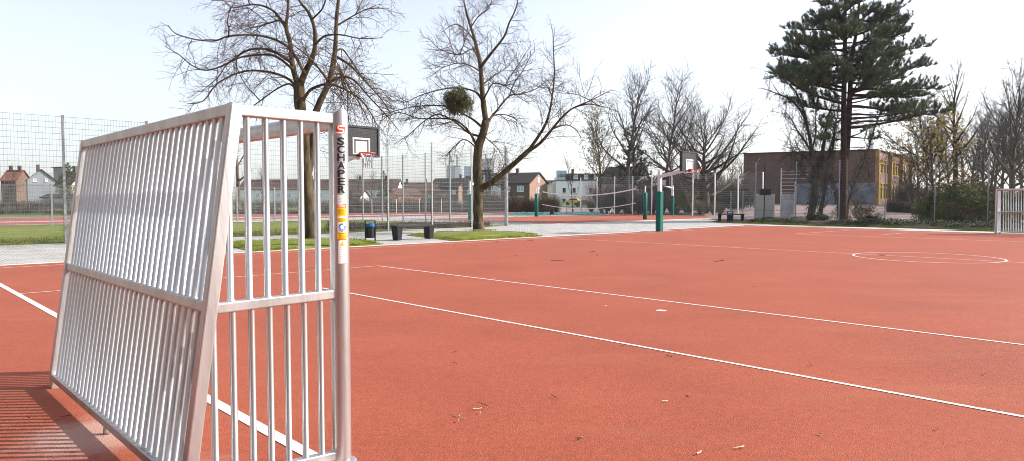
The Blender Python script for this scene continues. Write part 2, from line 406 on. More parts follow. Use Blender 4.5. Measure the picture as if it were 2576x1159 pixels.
# running track beyond the cage
def trk(a0, a1, v0, v1): return ccw(uvp((a0, v0), (a1, v0), (a1, v1), (a0, v1)))
sheet('running_track', trk(-60, 62, 47.2, 68.5), -0.012, M['track'])
mb = MB()
for v, w in ((47.2, 0.35), (54.2, 2.0), (68.3, 0.5)):
    mb.poly([(p[0], p[1], -0.006) for p in trk(-60, 62, v - w / 2, v + w / 2)])
struct('track_markings', mb, M['kerb'])
# apron of paving behind the cage end
sheet('apron', ccw(uvp((17, 42.5), (30, 42.5), (45, 46.6), (45, 48.2), (17, 48.2))), -0.005, M['slab'])

# line markings on the court
def line(mb, a, b, w, z=0.004):
    a = Vector((a[0], a[1], z)); b = Vector((b[0], b[1], z)); d = (b - a).normalized(); n = Vector((-d.y, d.x, 0)) * (w / 2)
    mb.poly([a - n, b - n, b + n, a + n])
mb = MB()
line(mb, U(-0.08, -12), U(-0.08, 15.4), 0.085)
struct('goal_line', mb, M['line'])
mb = MB()
line(mb, U(3.82, 7.4), U(3.82, -6), 0.05); line(mb, U(6.75, 9.95), U(6.75, -8), 0.05)
line(mb, U(6.775, 9.95), U(-0.12, 9.95), 0.04, 0.0055)
line(mb, U(18.45, 15.05), U(18.45, -10), 0.045)
c = G(2329, 646)
for k in range(96):
    a0, a1 = 2 * pi * k / 96, 2 * pi * (k + 1) / 96
    mb.poly([c + Vector((cos(a) * r, sin(a) * r, 0.0065)) for a, r in ((a0, 1.71), (a0, 1.765), (a1, 1.765), (a1, 1.71))])
line(mb, U(-14, 15.55), U(35.2, 15.0), 0.05, 0.0075)
line(mb, U(28.87, 9.8), U(28.87, -10), 0.05); line(mb, U(28.9, 9.8), U(34.6, 9.5), 0.05, 0.0055)
line(mb, U(30.9, 6.75), U(33.8, 6.6), 0.05); line(mb, U(34.9, 15.0), U(34.9, -10), 0.05)
struct('court_lines', mb, M['line_thin'])
mb = MB(); q = G(1663, 780); n = 20
mb.poly([(q.x + 0.07 * cos(2 * pi * k / n), q.y + 0.07 * sin(2 * pi * k / n), 0.004) for k in range(n)])
struct('penalty_spot', mb, M['line'])
mb = MB()
for a, b in (((36, 27), (36, 39)), ((50, 27), (50, 39)), ((43, 27), (43, 39)), ((36, 27), (50, 27)), ((36, 39), (50, 39))):
    line(mb, U(*a), U(*b), 0.05)
struct('volleyball_lines', mb, mat('faded_yellow_paint', (0.55, 0.3, 0.12), 0.7, var=0.1, scale=4))

# grass islands (slightly domed) with blades
def island(name, pts, h=0.1):
    pts = ccw([Vector((p[0], p[1], 0)) for p in pts]); c = sum(pts, Vector()) / len(pts)
    mb = MB(); rings = []
    for fr, z in ((1, -0.002), (0.93, 0.02), (0.75, h * 0.7), (0.45, h), (0.2, h * 1.05)):
        rings.append([c + (p - c) * fr + Vector((0, 0, z)) for p in pts])
    for i in range(len(rings) - 1):
        for k in range(len(pts)):
            k2 = (k + 1) % len(pts); mb.poly([rings[i][k], rings[i][k2], rings[i + 1][k2], rings[i + 1][k]])
    mb.poly(rings[-1])
    return struct(name, mb, M['grass'], smooth=True), pts
def subdiv(p, n=6):
    out = []
    for i in range(len(p)):
        a, b = Vector(p[i]), Vector(p[(i + 1) % len(p)])
        out += [a.lerp(b, k / n) for k in range(n)]
    return out
def inside(p, poly):
    r = False; j = len(poly) - 1
    for i in range(len(poly)):
        a, b = poly[i], poly[j]
        if (a[1] > p[1]) != (b[1] > p[1]) and p[0] < (b[0] - a[0]) * (p[1] - a[1]) / (b[1] - a[1]) + a[0]: r = not r
        j = i
    return r
islA = subdiv(uvp((6.6, 16.32), (11.1, 16.26), (12.2, 19.4), (11.0, 21.2), (7.4, 21.6)))
islB = subdiv(uvp((14.3, 16.24), (19.0, 16.2), (20.6, 18.6), (20.6, 21.6), (18.6, 22.4), (15.6, 21.3)))
island('grass_island', islA); island('grass_island', islB)
blades = MB()
def scatter(poly, n, hmin, hmax, z=0.0):
    xs = [p[0] for p in poly]; ys = [p[1] for p in poly]; k = 0
    while k < n:
        p = (RD(min(xs), max(xs)), RD(min(ys), max(ys)))
        if not inside(p, poly): continue
        k += 1
        if mnoise.noise(Vector((p[0] * 0.9, p[1] * 0.9, 3))) < -0.25: continue
        h = RD(hmin, hmax)
        for q in range(3):
            blades.tri((p[0] + RD(-.03, .03), p[1] + RD(-.03, .03), z), (RD(-.5, .5), RD(-.5, .5), 1), h * RD(.6, 1.1), 0.014)
scatter(islA, 5000, 0.03, 0.09, 0.03); scatter(islB, 5500, 0.03, 0.09, 0.03)
scatter(uvp((-6, 25.15), (17, 25.15), (17, 31), (-6, 31)), 9000, 0.04, 0.12, -0.02)
scatter(uvp((38.4, 19), (39.4, 19), (39.4, -6), (38.4, -6)), 4000, 0.05, 0.16, 0)
tag(blades.build('grass_tufts', M['blade']), kind='stuff', label='short spring grass on the lawn and tree islands', cat='grass')

# ------------------------------------------------------------------ near football goal
def make_goal():
    t = thing('football_goal', 'big aluminium football goal in the foreground seen from behind, black letters down its post', 'football goal', U(0, 0), ROT)
    R = 0.054
    mb = MB(); z = 2.005 - R
    mb.tube([(0, 0, -0.02), (0, 0, z), (0, 3.0, z), (0, 3.0, -0.02)], R, 32, mitre=True)
    fr = mb.build('front_frame', M['alu'], t, smooth=True)
    e = fr.modifiers.new('split', 'EDGE_SPLIT'); e.split_angle = radians(40)
    # rear frame
    ut, ub, zt, zb = -0.585, -0.845, 1.955, 0.092
    def ur(zz): return ut + (ub - ut) * (zt - zz) / (zt - zb)
    mb = MB()
    mb.rbar((ut, -0.03, zt), (ut, 3.03, zt), 0.058, 0.062); mb.build('top_rear_rail', M['alu'], t)
    mb = MB(); mb.rbar((ur(.97), 0.03, .97), (ur(.97), 2.97, .97), 0.05, 0.056, (0.14, 0, 1)); mb.build('middle_rear_rail', M['alu'], t)
    mb = MB(); mb.rbar((ub, -0.03, zb), (ub, 3.03, zb), 0.06, 0.055); mb.build('bottom_rear_rail', M['alu'], t)
    for v in (0.0, 3.0):
        dv = -0.003 if v < 1 else 0.003
        mb = MB(); mb.rbar((ut + 0.004, v + dv, zt + 0.028), (ub - 0.006, v + dv, zb - 0.02), 0.06, 0.064, (1, 0, 0.14)); mb.build('slanted_rail', M['alu'], t)
        mb = MB(); mb.rbar((-R + 0.01, v, zt - 0.002), (ut + 0.03, v, zt - 0.002), 0.055, 0.06); mb.build('top_side_rail', M['alu'], t)
        mb = MB(); mb.rbar((-R + 0.01, v, .975), (ur(.97) + 0.03, v, .965), 0.05, 0.054); mb.build('middle_side_rail', M['alu'], t)
        mb = MB(); mb.rbar((-R + 0.01, v, .05), (ub + 0.03, v, zb), 0.05, 0.05); mb.build('bottom_side_rail', M['alu'], t)
        mb = MB(); mb.bar((ub, v, 0.0), (ub + 0.005, v, 0.068), 0.055, 0.055, (1, 0, 0)); mb.build('foot', M['alu'], t)
        mb = MB(); mb.lathe([(R + 0.03, 0), (R + 0.03, 0.008), (R + 0.02, 0.014), (R + 0.002, 0.014)], (0, v, 0), 32, cap=False); mb.build('ground_collar', M['galv'], t, smooth=True)
    mb = MB(); mb.lathe([(0.02, 0), (0.02, 0.07)], (ub, 1.47, 0), 14); mb.build('foot', M['alu'], t, smooth=True)
    # bars
    br = 0.0172
    def bar_mesh(p, q, first={}):
        mb = MB(); p = Vector(p); q = Vector(q); d = (q - p).normalized()
        mb.tube([p, p + d * .006, p + d * .014, q], [br + .007, br + .006, br, br], 14); o = mb.build('bar', M['alu2'], t, smooth=True)
        e = o.modifiers.new('split', 'EDGE_SPLIT'); e.split_angle = radians(50)
    N = 30
    for k in range(N):
        v = 0.03 + (k + 1) * 2.94 / (N + 1)
        for (za, zc) in ((zb + 0.02, .97 - 0.02), (.97 + 0.02, zt - 0.02)):
            bar_mesh((ur(za), v, za), (ur(zc), v, zc))
    for v in (0.0, 3.0):
        for k in range(5):
            u = -0.145 - 0.0975 * k + 0.012
            bar_mesh((u, v, 0.99), (u, v, zt - 0.02))
        u = -0.62 + 0.0
        bar_mesh((u, v, 0.99), (u, v, zt - (ut - u) / (ut - ub) * (zt - zb) - 0.02))
        for k in range(7):
            u = -0.135 - 0.0975 * k + 0.01
            top = 0.955 if u > ur(.95) + 0.02 else zt - (ut - u) / (ut - ub) * (zt - zb) - 0.01
            bar_mesh((u, v, 0.06 + (zb - .05) * (-u / 0.85)), (u, v, top))
    return t, R
goal, R = make_goal()

# stickers wrapped on the near post
tocam = -P0 / P0.length; fa = atan2(tocam.y, tocam.x) + radians(16) - ROT   # local angle of the sticker centre
def zpix(y, d=3.835): return H - (y - 504) / F * d
def wrap(x, z, r): a = fa + x / R; return (cos(a) * r, sin(a) * r, z)
def patch(mb, x0, x1, z0, z1, lift=0.0012, n=8):
    for k in range(n):
        a, b = x0 + (x1 - x0) * k / n, x0 + (x1 - x0) * (k + 1) / n
        mb.poly([wrap(a, z0, R + lift), wrap(b, z0, R + lift), wrap(b, z1, R + lift), wrap(a, z1, R + lift)])
def poly_wrap(mb, pts, lift): mb.poly([wrap(x, z, R + lift) for x, z in pts])
def strip(mb, path, w, lift):
    fine = []
    for (a, b) in zip(path[:-1], path[1:]):
        m = max(1, int(abs(b[0] - a[0]) / 0.004))
        fine += [(a[0] + (b[0] - a[0]) * k / m, a[1] + (b[1] - a[1]) * k / m) for k in range(m)]
    path = fine + [path[-1]]
    for (a, b) in zip(path[:-1], path[1:]):
        d = Vector((b[0] - a[0], b[1] - a[1])); n = Vector((-d.y, d.x)).normalized() * w / 2
        poly_wrap(mb, [(a[0] - n.x, a[1] - n.y), (b[0] - n.x, b[1] - n.y), (b[0] + n.x, b[1] + n.y), (a[0] + n.x, a[1] + n.y)], lift)
def arc(cx, cz, r, a0, a1, n=16): return [(cx + r * cos(radians(a0 + (a1 - a0) * k / n)), cz + r * sin(radians(a0 + (a1 - a0) * k / n))) for k in range(n + 1)]

zc = zpix(328)
mb = MB(); rr = 0.0285
for k in range(24):   # disc, built as fans so it bends with the post
    a0, a1 = 2 * pi * k / 24, 2 * pi * (k + 1) / 24
    for j in range(6):
        ra, rb = rr * j / 6, rr * (j + 1) / 6
        poly_wrap(mb, [(ra * cos(a0), zc + ra * sin(a0)), (rb * cos(a0), zc + rb * sin(a0)), (rb * cos(a1), zc + rb * sin(a1)), (ra * cos(a1), zc + ra * sin(a1))][(1 if j == 0 else 0):], 0.0013)
mb.build('logo_disc', M['s_red'], goal)
mb = MB()
q = 0.0085; b_ = 0.0115
strip(mb, [(0.030, zc + 2 * b_ - 0.004), (-0.006, zc + 2 * b_ - 0.004)], 0.0085, 0.0022)
strip(mb, arc(-0.006, zc + b_ - 0.002, b_ - 0.002, 90, 270), 0.0085, 0.0022)
strip(mb, [(-0.006, zc), (0.006, zc)], 0.0085, 0.0022)
strip(mb, arc(0.006, zc - b_ + 0.002, b_ - 0.002, 90, -90), 0.0085, 0.0022)
strip(mb, [(0.006, zc - 2 * b_ + 0.004), (-0.030, zc - 2 * b_ + 0.004)], 0.0085, 0.0022)
mb.build('logo_letter', M['s_white'], goal)

def letter_mesh(ch, hgt, wid, z0, mb):
    cu = bpy.data.curves.new('letter', 'FONT'); cu.body = ch; cu.resolution_u = 4; cu.offset = 0.032
    ob = bpy.data.objects.new('letter', cu); COL.objects.link(ob)
    dg = bpy.context.evaluated_depsgraph_get(); dg.update()
    me = bpy.data.meshes.new_from_object(ob.evaluated_get(dg))
    bm = bmesh.new(); bm.from_mesh(me); xa = min(v.co.x for v in bm.verts); xb = max(v.co.x for v in bm.verts)
    for k in range(1, 14):
        bmesh.ops.bisect_plane(bm, geom=bm.verts[:] + bm.edges[:] + bm.faces[:], plane_co=(xa + (xb - xa) * k / 14, 0, 0), plane_no=(1, 0, 0))
    bm.verts.index_update(); bm.verts.ensure_lookup_table()
    vs = [v.co.copy() for v in bm.verts]; fs = [tuple(v.index for v in p.verts) for p in bm.faces]; bm.free()
    bpy.data.objects.remove(ob); bpy.data.curves.remove(cu); bpy.data.meshes.remove(me)
    hA = 0.70
    xs = [v.x for v in vs]; x0, x1 = min(xs), max(xs); n = len(mb.v)
    for v in vs:
        mb.v.append(wrap((v.x - (x0 + x1) / 2) / (x1 - x0) * wid, z0 + v.y / hA * hgt, R + 0.0018))
    for f in fs: mb.f.append(tuple(n + i for i in f)); mb.mi.append(0)
word = 'SCH\u00c4PER'
y0, y1 = 347.5, 487.5; n = len(word); step = (y1 - y0) / n
for k, ch in enumerate(word):
    mb = MB(); yb = y0 + step * (k + 1) - 1.4
    letter_mesh('A' if ch == '\u00c4' else ch, 0.0395, 0.043, zpix(yb), mb)
    if ch == '\u00c4':
        for x in (-0.0165, 0.0165): patch(mb, x - 0.0035, x + 0.0035, zpix(yb) + 0.033, zpix(yb) + 0.0395, 0.0018, 2)
    mb.build('post_letter', M['s_black'], goal)
# safety stickers under the lettering
mb = MB(); patch(mb, -0.026, 0.026, zpix(514), zpix(492)); mb.build('fine_print_sticker', mat('clear_label', (0.72, 0.72, 0.72), 0.4), goal)
def prints(x0, x1, ya, yb, nl, m, name, w=0.0018, lift=0.0019):
    mb = MB()
    for k in range(nl):
        y = ya + (yb - ya) * (k + 0.5) / nl
        xe = x1 if k % 3 else x0 + (x1 - x0) * RD(0.6, 0.9)
        patch(mb, x0, xe, zpix(y) - w / 2, zpix(y) + w / 2, lift, 5)
    mb.build(name, m, goal)
prints(-0.022, 0.022, 494, 513, 5, M['s_grey'], 'printed_lines')
mb = MB(); patch(mb, -0.0275, 0.0275, zpix(600), zpix(523.5)); mb.build('yellow_sticker', M['s_yellow'], goal)
mb = MB(); patch(mb, -0.0275, 0.0275, zpix(523.5), zpix(513.5)); mb.build('orange_sticker_header', M['s_orange'], goal)
prints(-0.022, 0.018, 514.5, 522.5, 3, M['s_white'], 'printed_lines', 0.003)
prints(-0.022, 0.022, 526, 542, 6, M['s_brown'], 'printed_lines')
mb = MB(); patch(mb, -0.024, 0.024, zpix(549), zpix(545), 0.0018); patch(mb, -0.024, 0.024, zpix(582.5), zpix(560), 0.0018); mb.build('white_sticker_field', M['s_white'], goal)
prints(-0.022, 0.022, 550, 559, 4, M['s_brown'], 'printed_lines')
mb = MB(); zc = zpix(571.5); strip(mb, arc(0.002, zc, 0.0165, 80, 385, 24), 0.0085, 0.0026); mb.build('ring_mark', M['s_blue'], goal)
mb = MB(); strip(mb, arc(0.002, zc, 0.0165, 190, 330, 18), 0.0018, 0.0032); mb.build('printed_lines', M['s_white'], goal)
prints(-0.02, 0.022, 584, 588, 1, M['s_brown'], 'printed_lines', 0.006)
prints(-0.016, 0.022, 589, 599, 4, M['s_brown'], 'printed_lines')
mb = MB(); patch(mb, -0.0225, 0.0255, zpix(662), zpix(600.5)); mb.build('red_sticker_border', M['s_red'], goal)
mb = MB(); patch(mb, -0.0215, 0.0245, zpix(661), zpix(602), 0.0018); mb.build('white_notice', M['s_white'], goal)
mb = MB()
for x in (-0.0185, 0.0215): patch(mb, x - 0.003, x + 0.003, zpix(603.5), zpix(600.8), 0.0024, 2)
mb.build('corner_mark', M['s_red'], goal)
mb = MB(); zt = zpix(604.5); zb_ = zpix(616.5)
poly_wrap(mb, [(-0.0125, zb_), (0.0015, zb_), (0.0015, zt)], 0.0026); poly_wrap(mb, [(0.0015, zb_), (0.0155, zb_), (0.0015, zt)], 0.0026)
mb.build('warning_triangle', M['s_yellow'], goal)
prints(-0.017, 0.02, 619, 659, 9, M['s_grey'], 'printed_lines')

# far goal: same kind, mouth turned back to us, without the stickers
sk = ('logo_disc', 'logo_letter', 'post_letter', 'fine_print_sticker', 'printed_lines', 'yellow_sticker', 'orange_sticker_header', 'white_sticker_field', 'ring_mark', 'red_sticker_border', 'white_notice', 'corner_mark', 'warning_triangle')
pf = G(2504, 588)
dup(goal, (pf.x, pf.y, 0), ROT + pi, 'distant aluminium football goal at the right edge of the red court, mouth towards us', skip=sk)

# ------------------------------------------------------------------ mesh fences
def mesh_panel(w, h, vs=0.05, hs=0.2, wr=0.006, z0=0.06, double=True):
    mb = MB(); nv = int(round(w / vs))
    for k in range(1, nv):
        x = w * k / nv; mb.tube([(x, 0, z0), (x, 0, h)], wr / 2, 3, cap=False)
    nh = int(round((h - z0) / hs))
    for k in range(nh + 1):
        z = z0 + (h - z0) * k / nh
        for dy in ((-0.006, 0.006) if double else (0,)):
            mb.bar((0.0, dy, z), (w, dy, z), wr * 1.15, wr * 1.25)
    return mb
def two_zone(w, h, hl, wr=0.006, hs=0.2, vl=0.05, vu=0.1):
    a = mesh_panel(w, hl, vl, hs, wr); b = mesh_panel(w, h, vu, hs, wr, z0=hl + 0.03)
    n = len(a.v); a.v += b.v; a.f += [tuple(n + i for i in f) for f in b.f]; a.mi += b.mi
    return a
def post_mb(h, w=0.06, d=0.04):
    mb = MB(); mb.box((0, 0, h / 2), (w, d, h)); mb.box((0, 0, h + 0.006), (w + 0.008, d + 0.008, 0.012))
    for k in range(int(h / 0.4)):
        mb.box((0, -d / 2 - 0.006, 0.2 + k * 0.4), (w * 0.7, 0.012, 0.03))
    return mb
def fence(name, label, a, b, n, h, panel, postm, wirem, zf=None, pw=0.06, pd=0.04, group=None, ends=(True, True)):
    a = Vector(a); b = Vector(b); d = b - a; L = d.length / n; rz = atan2(d.y, d.x)
    t = thing(name, label, 'fence', a, rz, group)
    pm = panel(L); p0 = pm.build('mesh_panel', wirem, t); p0.location = (0, 0.03, 0)
    q0 = post_mb(h, pw, pd).build('post', postm, t)
    for k in range(1, n):
        c = p0.copy(); COL.objects.link(c); c.parent = t; c.location = (k * L, 0.03, 0)
    for k in range(1, n + 1):
        c = q0.copy(); COL.objects.link(c); c.parent = t; c.location = (k * L, 0, 0)
    if zf: t.location.z = zf
    return t
fence('ball_fence', 'tall mesh fence from the left edge along the paved path to beside the knotty tree', U(3.55 - 2.73 * 4, 25.1), U(25.4, 25.1), 12, 4.5, lambda L: two_zone(L, 4.45, 2.0, 0.0065), M['galv'], M['wire'], pw=0.08, pd=0.06)
fence('ball_fence', 'tall mesh fence closing the far end of the grass cage, posts behind the black bench', U(25.45, 25.3), U(25.45, 43.2), 7, 4.6, lambda L: two_zone(L, 4.55, 2.0, 0.0065), M['galv'], M['wire'], pw=0.1, pd=0.06)
fence('track_fence', 'shoulder-high dense mesh fence in front of the running track at the left', U(-9.6, 43.9), U(25.3, 43.4), 13, 2.4, lambda L: mesh_panel(L, 2.35, 0.05, 0.2, 0.008), M['galv'], M['wire'], pw=0.09)
fence('ball_fence', 'long mesh fence with pale posts behind the volleyball court', U(56.8, 46.0), U(56.8, 24.8), 9, 4.0, lambda L: mesh_panel(L, 3.95, 0.1, 0.2, 0.009), M['white_steel'], M['wire_g'], pw=0.1, pd=0.08)
fence('ball_fence', 'mesh fence along the right-hand bank in front of the pine and the brown school block', Vector((17.6, 49.4, 0.1)), Vector((35.8, 36.9, 0.1)), 8, 4.1, lambda L: two_zone(L, 4.05, 2.0, 0.006, 0.2, 0.05, 0.1), M['galv'], M['wire_d'])
fence('garden_fence', 'low mesh fence section with short posts beside the green tarpaulin', W(1424, 539, 73) * 1.0, W(1462, 539, 73), 2, 1.35, lambda L: mesh_panel(L, 1.3, 0.1, 0.2, 0.008), M['galv'], M['wire_g'])
fence('garden_fence', 'waist-high wire fence on thin posts along the brown hedge beyond the track', W(870, 540, 72), W(1345, 538, 92), 9, 1.6, lambda L: mesh_panel(L, 1.5, 0.25, 0.3, 0.008, double=False), M['white_steel'], M['wire_g'], pw=0.05)
fence('gate_fence', 'man-high mesh gate fence right of the blue-bagged bin by the bank', W(2029 * .9055 + 0, 557, 50), W(2096 * .9055, 557, 50), 2, 2.2, lambda L: mesh_panel(L, 2.15, 0.05, 0.25, 0.007), M['wire_g'], M['wire_g'])

# ------------------------------------------------------------------ basketball hoops
def make_hoop():
    t = thing('basketball_hoop', 'basketball hoop with perforated dark backboard and chain net directly right of the foreground goal post', 'basketball hoop')
    mb = MB(); mb.box((0, 0, 1.45), (0.16, 0.16, 2.9)); mb.box((0, 0, 2.905), (0.17, 0.17, 0.012)); mb.build('post', M['white_steel'], t, bevel=0.008)
    mb = MB(); mb.box((0, 0, 0.97), (0.27, 0.27, 1.9)); mb.build('post_pad', M['pad'], t, bevel=0.02)
    mb = MB(); mb.bar((0.08, 0, 2.66), (1.45, 0, 2.92), 0.12, 0.16); mb.bar((1.42, 0, 2.75), (1.42, 0, 3.4), 0.1, 0.1, (1, 0, 0)); mb.build('arm', M['white_steel'], t, bevel=0.008)
    x = 1.62; W2, z0, z1 = 0.65, 2.84, 3.78
    mb = MB()
    for y in (-W2 + 0.03, W2 - 0.03): mb.box((x - 0.04, y, (z0 + z1) / 2), (0.15, 0.06, z1 - z0))
    for z in (z0 + 0.03, z1 - 0.03): mb.box((x - 0.04, 0, z), (0.148, 2 * W2 - 0.12, 0.06))
    bd = mb.build('backboard_frame', M['board'], t)
    mb = MB(); nx, nz = 25, 19
    for k in range(1, nx): mb.box((x, -W2 + 0.06 + (2 * W2 - 0.12) * k / nx, (z0 + z1) / 2), (0.012, 0.038, z1 - z0 - 0.12))
    for k in range(1, nz): mb.box((x + 0.004, 0, z0 + 0.06 + (z1 - z0 - 0.12) * k / nz), (0.012, 2 * W2 - 0.12, 0.035))
    mb.build('backboard_grid', M['board'], t)
    mb = MB(); yi, za, zb = 0.255, 2.93, 3.36
    for y in (-yi - 0.025, yi + 0.025): mb.box((x + 0.018, y, (za + zb) / 2), (0.012, 0.05, zb - za + 0.1))
    for z in (za - 0.025, zb + 0.025): mb.box((x + 0.018, 0, z), (0.0122, 2 * yi, 0.05))
    mb.build('target_frame', M['white'], t)
    mb = MB()
    for y in (-yi + 0.022, yi - 0.022): mb.box((x + 0.02, y, (za + zb) / 2), (0.012, 0.044, zb - za))
    for z in (zb - 0.022,): mb.box((x + 0.02, 0, z), (0.0118, 2 * yi - 0.088, 0.044))
    mb.build('target_border', M['board'], t)
    mb = MB(); mb.box((x + 0.017, 0, (za + zb) / 2 - 0.02), (0.01, 2 * yi - 0.1, zb - za - 0.06)); mb.build('target_panel', M['boardin'], t)
    mb = MB(); zr = 2.93; cxr = x + 0.36; rr = 0.225
    pts = [(cxr + rr * cos(2 * pi * k / 28), rr * sin(2 * pi * k / 28), zr) for k in range(29)]
    mb.tube(pts, 0.014, 8)
    mb.box((x + 0.075, 0, zr - 0.03), (0.13, 0.16, 0.13)); mb.bar((x + 0.03, 0, zr - 0.11), (x + 0.2, 0, zr - 0.02), 0.12, 0.02)
    mb.build('rim', M['rim'], t, smooth=False)
    mb = MB()
    for k in range(12):
        a = 2 * pi * k / 12; a2 = a + pi / 12
        p = [(cxr + rr * cos(a), rr * sin(a), zr - 0.01), (cxr + 0.17 * cos(a2), 0.17 * sin(a2), zr - 0.16), (cxr + 0.135 * cos(a), 0.135 * sin(a), zr - 0.3), (cxr + 0.13 * cos(a), 0.13 * sin(a), zr - 0.46)]
        mb.tube(p, 0.008, 4)
        a3 = a - pi / 12
        mb.tube([p[0], (cxr + 0.17 * cos(a3), 0.17 * sin(a3), zr - 0.16), p[2]], 0.007, 4)
    mb.tube([(cxr + 0.133 * cos(2 * pi * k / 16), 0.133 * sin(2 * pi * k / 16), zr - 0.36) for k in range(17)], 0.006, 4)
    mb.build('chain_net', M['chain'], t)
    return t
hoop = make_hoop()
hoop.location = U(9.4, 16.55); hoop.rotation_euler = (0, 0, ROT - pi / 2)
b2 = G(1658, 581)
dup(hoop, (b2.x, b2.y, 0), ROT - pi / 2, 'basketball hoop on a green padded post at the red court edge')
b3 = U(56.0, 33.6)
dup(hoop, b3, ROT + pi, 'basketball hoop farthest away, board turned left, at the far end of the volleyball court')
b4 = U(31.0, 34.9)
dup(hoop, b4, ROT, 'basketball hoop with green padded post partly hidden behind the trunk of the knotty tree')

# ------------------------------------------------------------------ volleyball posts, net
def vpost(loc, label):
    t = thing('volleyball_post', label, 'volleyball post', loc, 0, 'volleyball posts')
    mb = MB(); mb.lathe([(0.05, 0), (0.05, 2.55), (0.04, 2.57)], n=14); mb.build('pole', M['white_steel'], t, smooth=True)
    mb = MB(); mb.lathe([(0.15, 0.02), (0.165, 0.05), (0.165, 2.04), (0.14, 2.07), (0.05, 2.07)], n=18); mb.build('post_pad', M['pad'], t, smooth=True)
    return t
va, vb = G(1349, 545.7), G(1622, 553)
vpost(va, 'left volleyball post in a round green pad'); vpost(vb, 'right volleyball post in a round green pad, left of the nearer padded hoop')
t = thing('volleyball_net', 'sagging volleyball net with white bands between the two green padded posts', 'volleyball net', va)
A = W(1364, 483.5, 61.3) - va; A2 = W(1363, 515, 61.3) - va; B = W(1600, 475.5, 53.4) - va; B2 = W(1599, 511.5, 53.4) - va
def sag(p, q, s, dz): r = p.lerp(q, s); r.z -= dz * 4 * s * (1 - s); return r
N = 26
mb = MB(); mb2 = MB(); mb3 = MB()
for k in range(N):
    s0, s1 = k / N, (k + 1) / N
    mb.bar(sag(A, B, s0, .42), sag(A, B, s1, .42), 0.014, 0.09)
    mb2.bar(sag(A2, B2, s0, .42), sag(A2, B2, s1, .42), 0.012, 0.055)
mb.build('top_band', M['white'], t); mb2.build('bottom_band', M['white'], t)
for k in range(100):
    s0 = k / 100; mb3.tube([sag(A2, B2, s0, .42), sag(A, B, s0, .42)], 0.0022, 3, cap=False)
for j in range(1, 9):
    pts = [sag(A2, B2, k / N, .42).lerp(sag(A, B, k / N, .42), j / 9) for k in range(N + 1)]
    mb3.tube(pts, 0.0022, 3, cap=False)
mb3.build('netting', M['netmat'], t)
for p, q in ((A, A2), (B, B2)):
    mb = MB(); mb.tube([p + Vector((0, 0, .03)), q], 0.02, 6); mb.build('side_rod', M['netmat'], t)
mb = MB(); top = Vector((0, 0, 2.4))
mb.tube([top, A], 0.006, 4); mb.tube([Vector((0, 0, 1.4)), A2], 0.006, 4)
mb.tube([vb - va + top, B], 0.006, 4); mb.tube([vb - va + Vector((0, 0, 1.4)), B2], 0.006, 4); mb.build('tension_rope', M['netmat'], t)

# ------------------------------------------------------------------ bins, benches, balls, tarpaulin
def make_bin():
    t = thing('litter_bin', 'black litter bin with a bright blue bag beside the black bench', 'litter bin')
    mb = MB()
    for y in (-0.245, 0.245): mb.box((0, y, 0.52), (0.2, 0.06, 1.04))
    mb.build('frame', M['black'], t, bevel=0.006)
    mb = MB()
    mb.box((0, 0, 1.02), (0.16, 0.5, 0.035)); mb.build('hood', M['black'], t, bevel=0.006)
    mb = MB(); n = 8
    prof = []
    for z, r in ((0.14, 0.2), (0.16, 0.21), (0.74, 0.235), (0.76, 0.235)):
        prof.append([(r * cos(2 * pi * (k + .5) / n) * 0.9, r * sin(2 * pi * (k + .5) / n) * 1.04, z) for k in range(n)])
    for i in range(3):
        for k in range(n): mb.poly([prof[i][k], prof[i][(k + 1) % n], prof[i + 1][(k + 1) % n], prof[i + 1][k]])
    mb.poly(prof[0][::-1]); mb.build('bucket', M['black'], t)
    mb = MB(); n = 32; rows = []
    for z, r, am in ((0.69, 0.242, 0.008), (0.75, 0.248, 0.012), (0.84, 0.243, 0.012), (0.87, 0.228, 0.006), (0.80, 0.2, 0.01)):
        rows.append([((r + RD(-am, am)) * cos(2 * pi * k / n) * .93, (r + RD(-am, am)) * sin(2 * pi * k / n) * 1.03, z + (RD(-.03, .03) if z < .7 else 0)) for k in range(n)])
    for i in range(4):
        for k in range(n): mb.poly([rows[i][k], rows[i][(k + 1) % n], rows[i + 1][(k + 1) % n], rows[i + 1][k]])
    mb.build('bin_bag', M['blue'], t, smooth=True)
    return t
bn = make_bin(); q = G(931, 603.5); bn.location = q; bn.rotation_euler = (0, 0, ROT + pi / 2 - 0.5); bn.scale = (.7, .74, .7)
dup(bn, W(1836, 559.5, 46.6), 0.9, 'black litter bin with a blue bag in front of a bench near the right-hand bank')
q = G(1388, 542.5)
t = dup(bn, W(1388, 542, 66), 0.9, 'dark navy litter bin alone on the track edge behind the volleyball net', skip=('bin_bag',))
for c in list(kids(t)):
    if c.name.startswith('bucket'):
        c.data = c.data.copy(); c.data.materials[0] = M['navy']
def make_bench():
    t = thing('bench', 'backless anthracite bench on two tapered block legs beside the blue-bagged bin', 'bench')
    mb = MB(); mb.box((0, 0, 0.475), (1.9, 0.42, 0.05))
    for k in (-1, 0, 1): mb.box((0, k * 0.14, 0.507), (1.9, 0.128, 0.02))
    mb.build('seat', M['bench'], t, bevel=0.006)
    for s in (-1, 1):
        mb = MB(); a, b = 0.125, 0.09; n = []
        for z, w in ((0, b), (0.45, a)):
            n.append([(s * 0.8 - w, -0.2 + (0.03 if z == 0 else 0), z), (s * 0.8 + w, -0.2 + (0.03 if z == 0 else 0), z), (s * 0.8 + w, 0.2 - (0.03 if z == 0 else 0), z), (s * 0.8 - w, 0.2 - (0.03 if z == 0 else 0), z)])
        for k in range(4): mb.poly([n[0][k], n[0][(k + 1) % 4], n[1][(k + 1) % 4], n[1][k]])
        mb.poly(n[0][::-1]); mb.poly(n[1]); mb.build('leg', M['bench'], t)
    return t
be = make_bench()
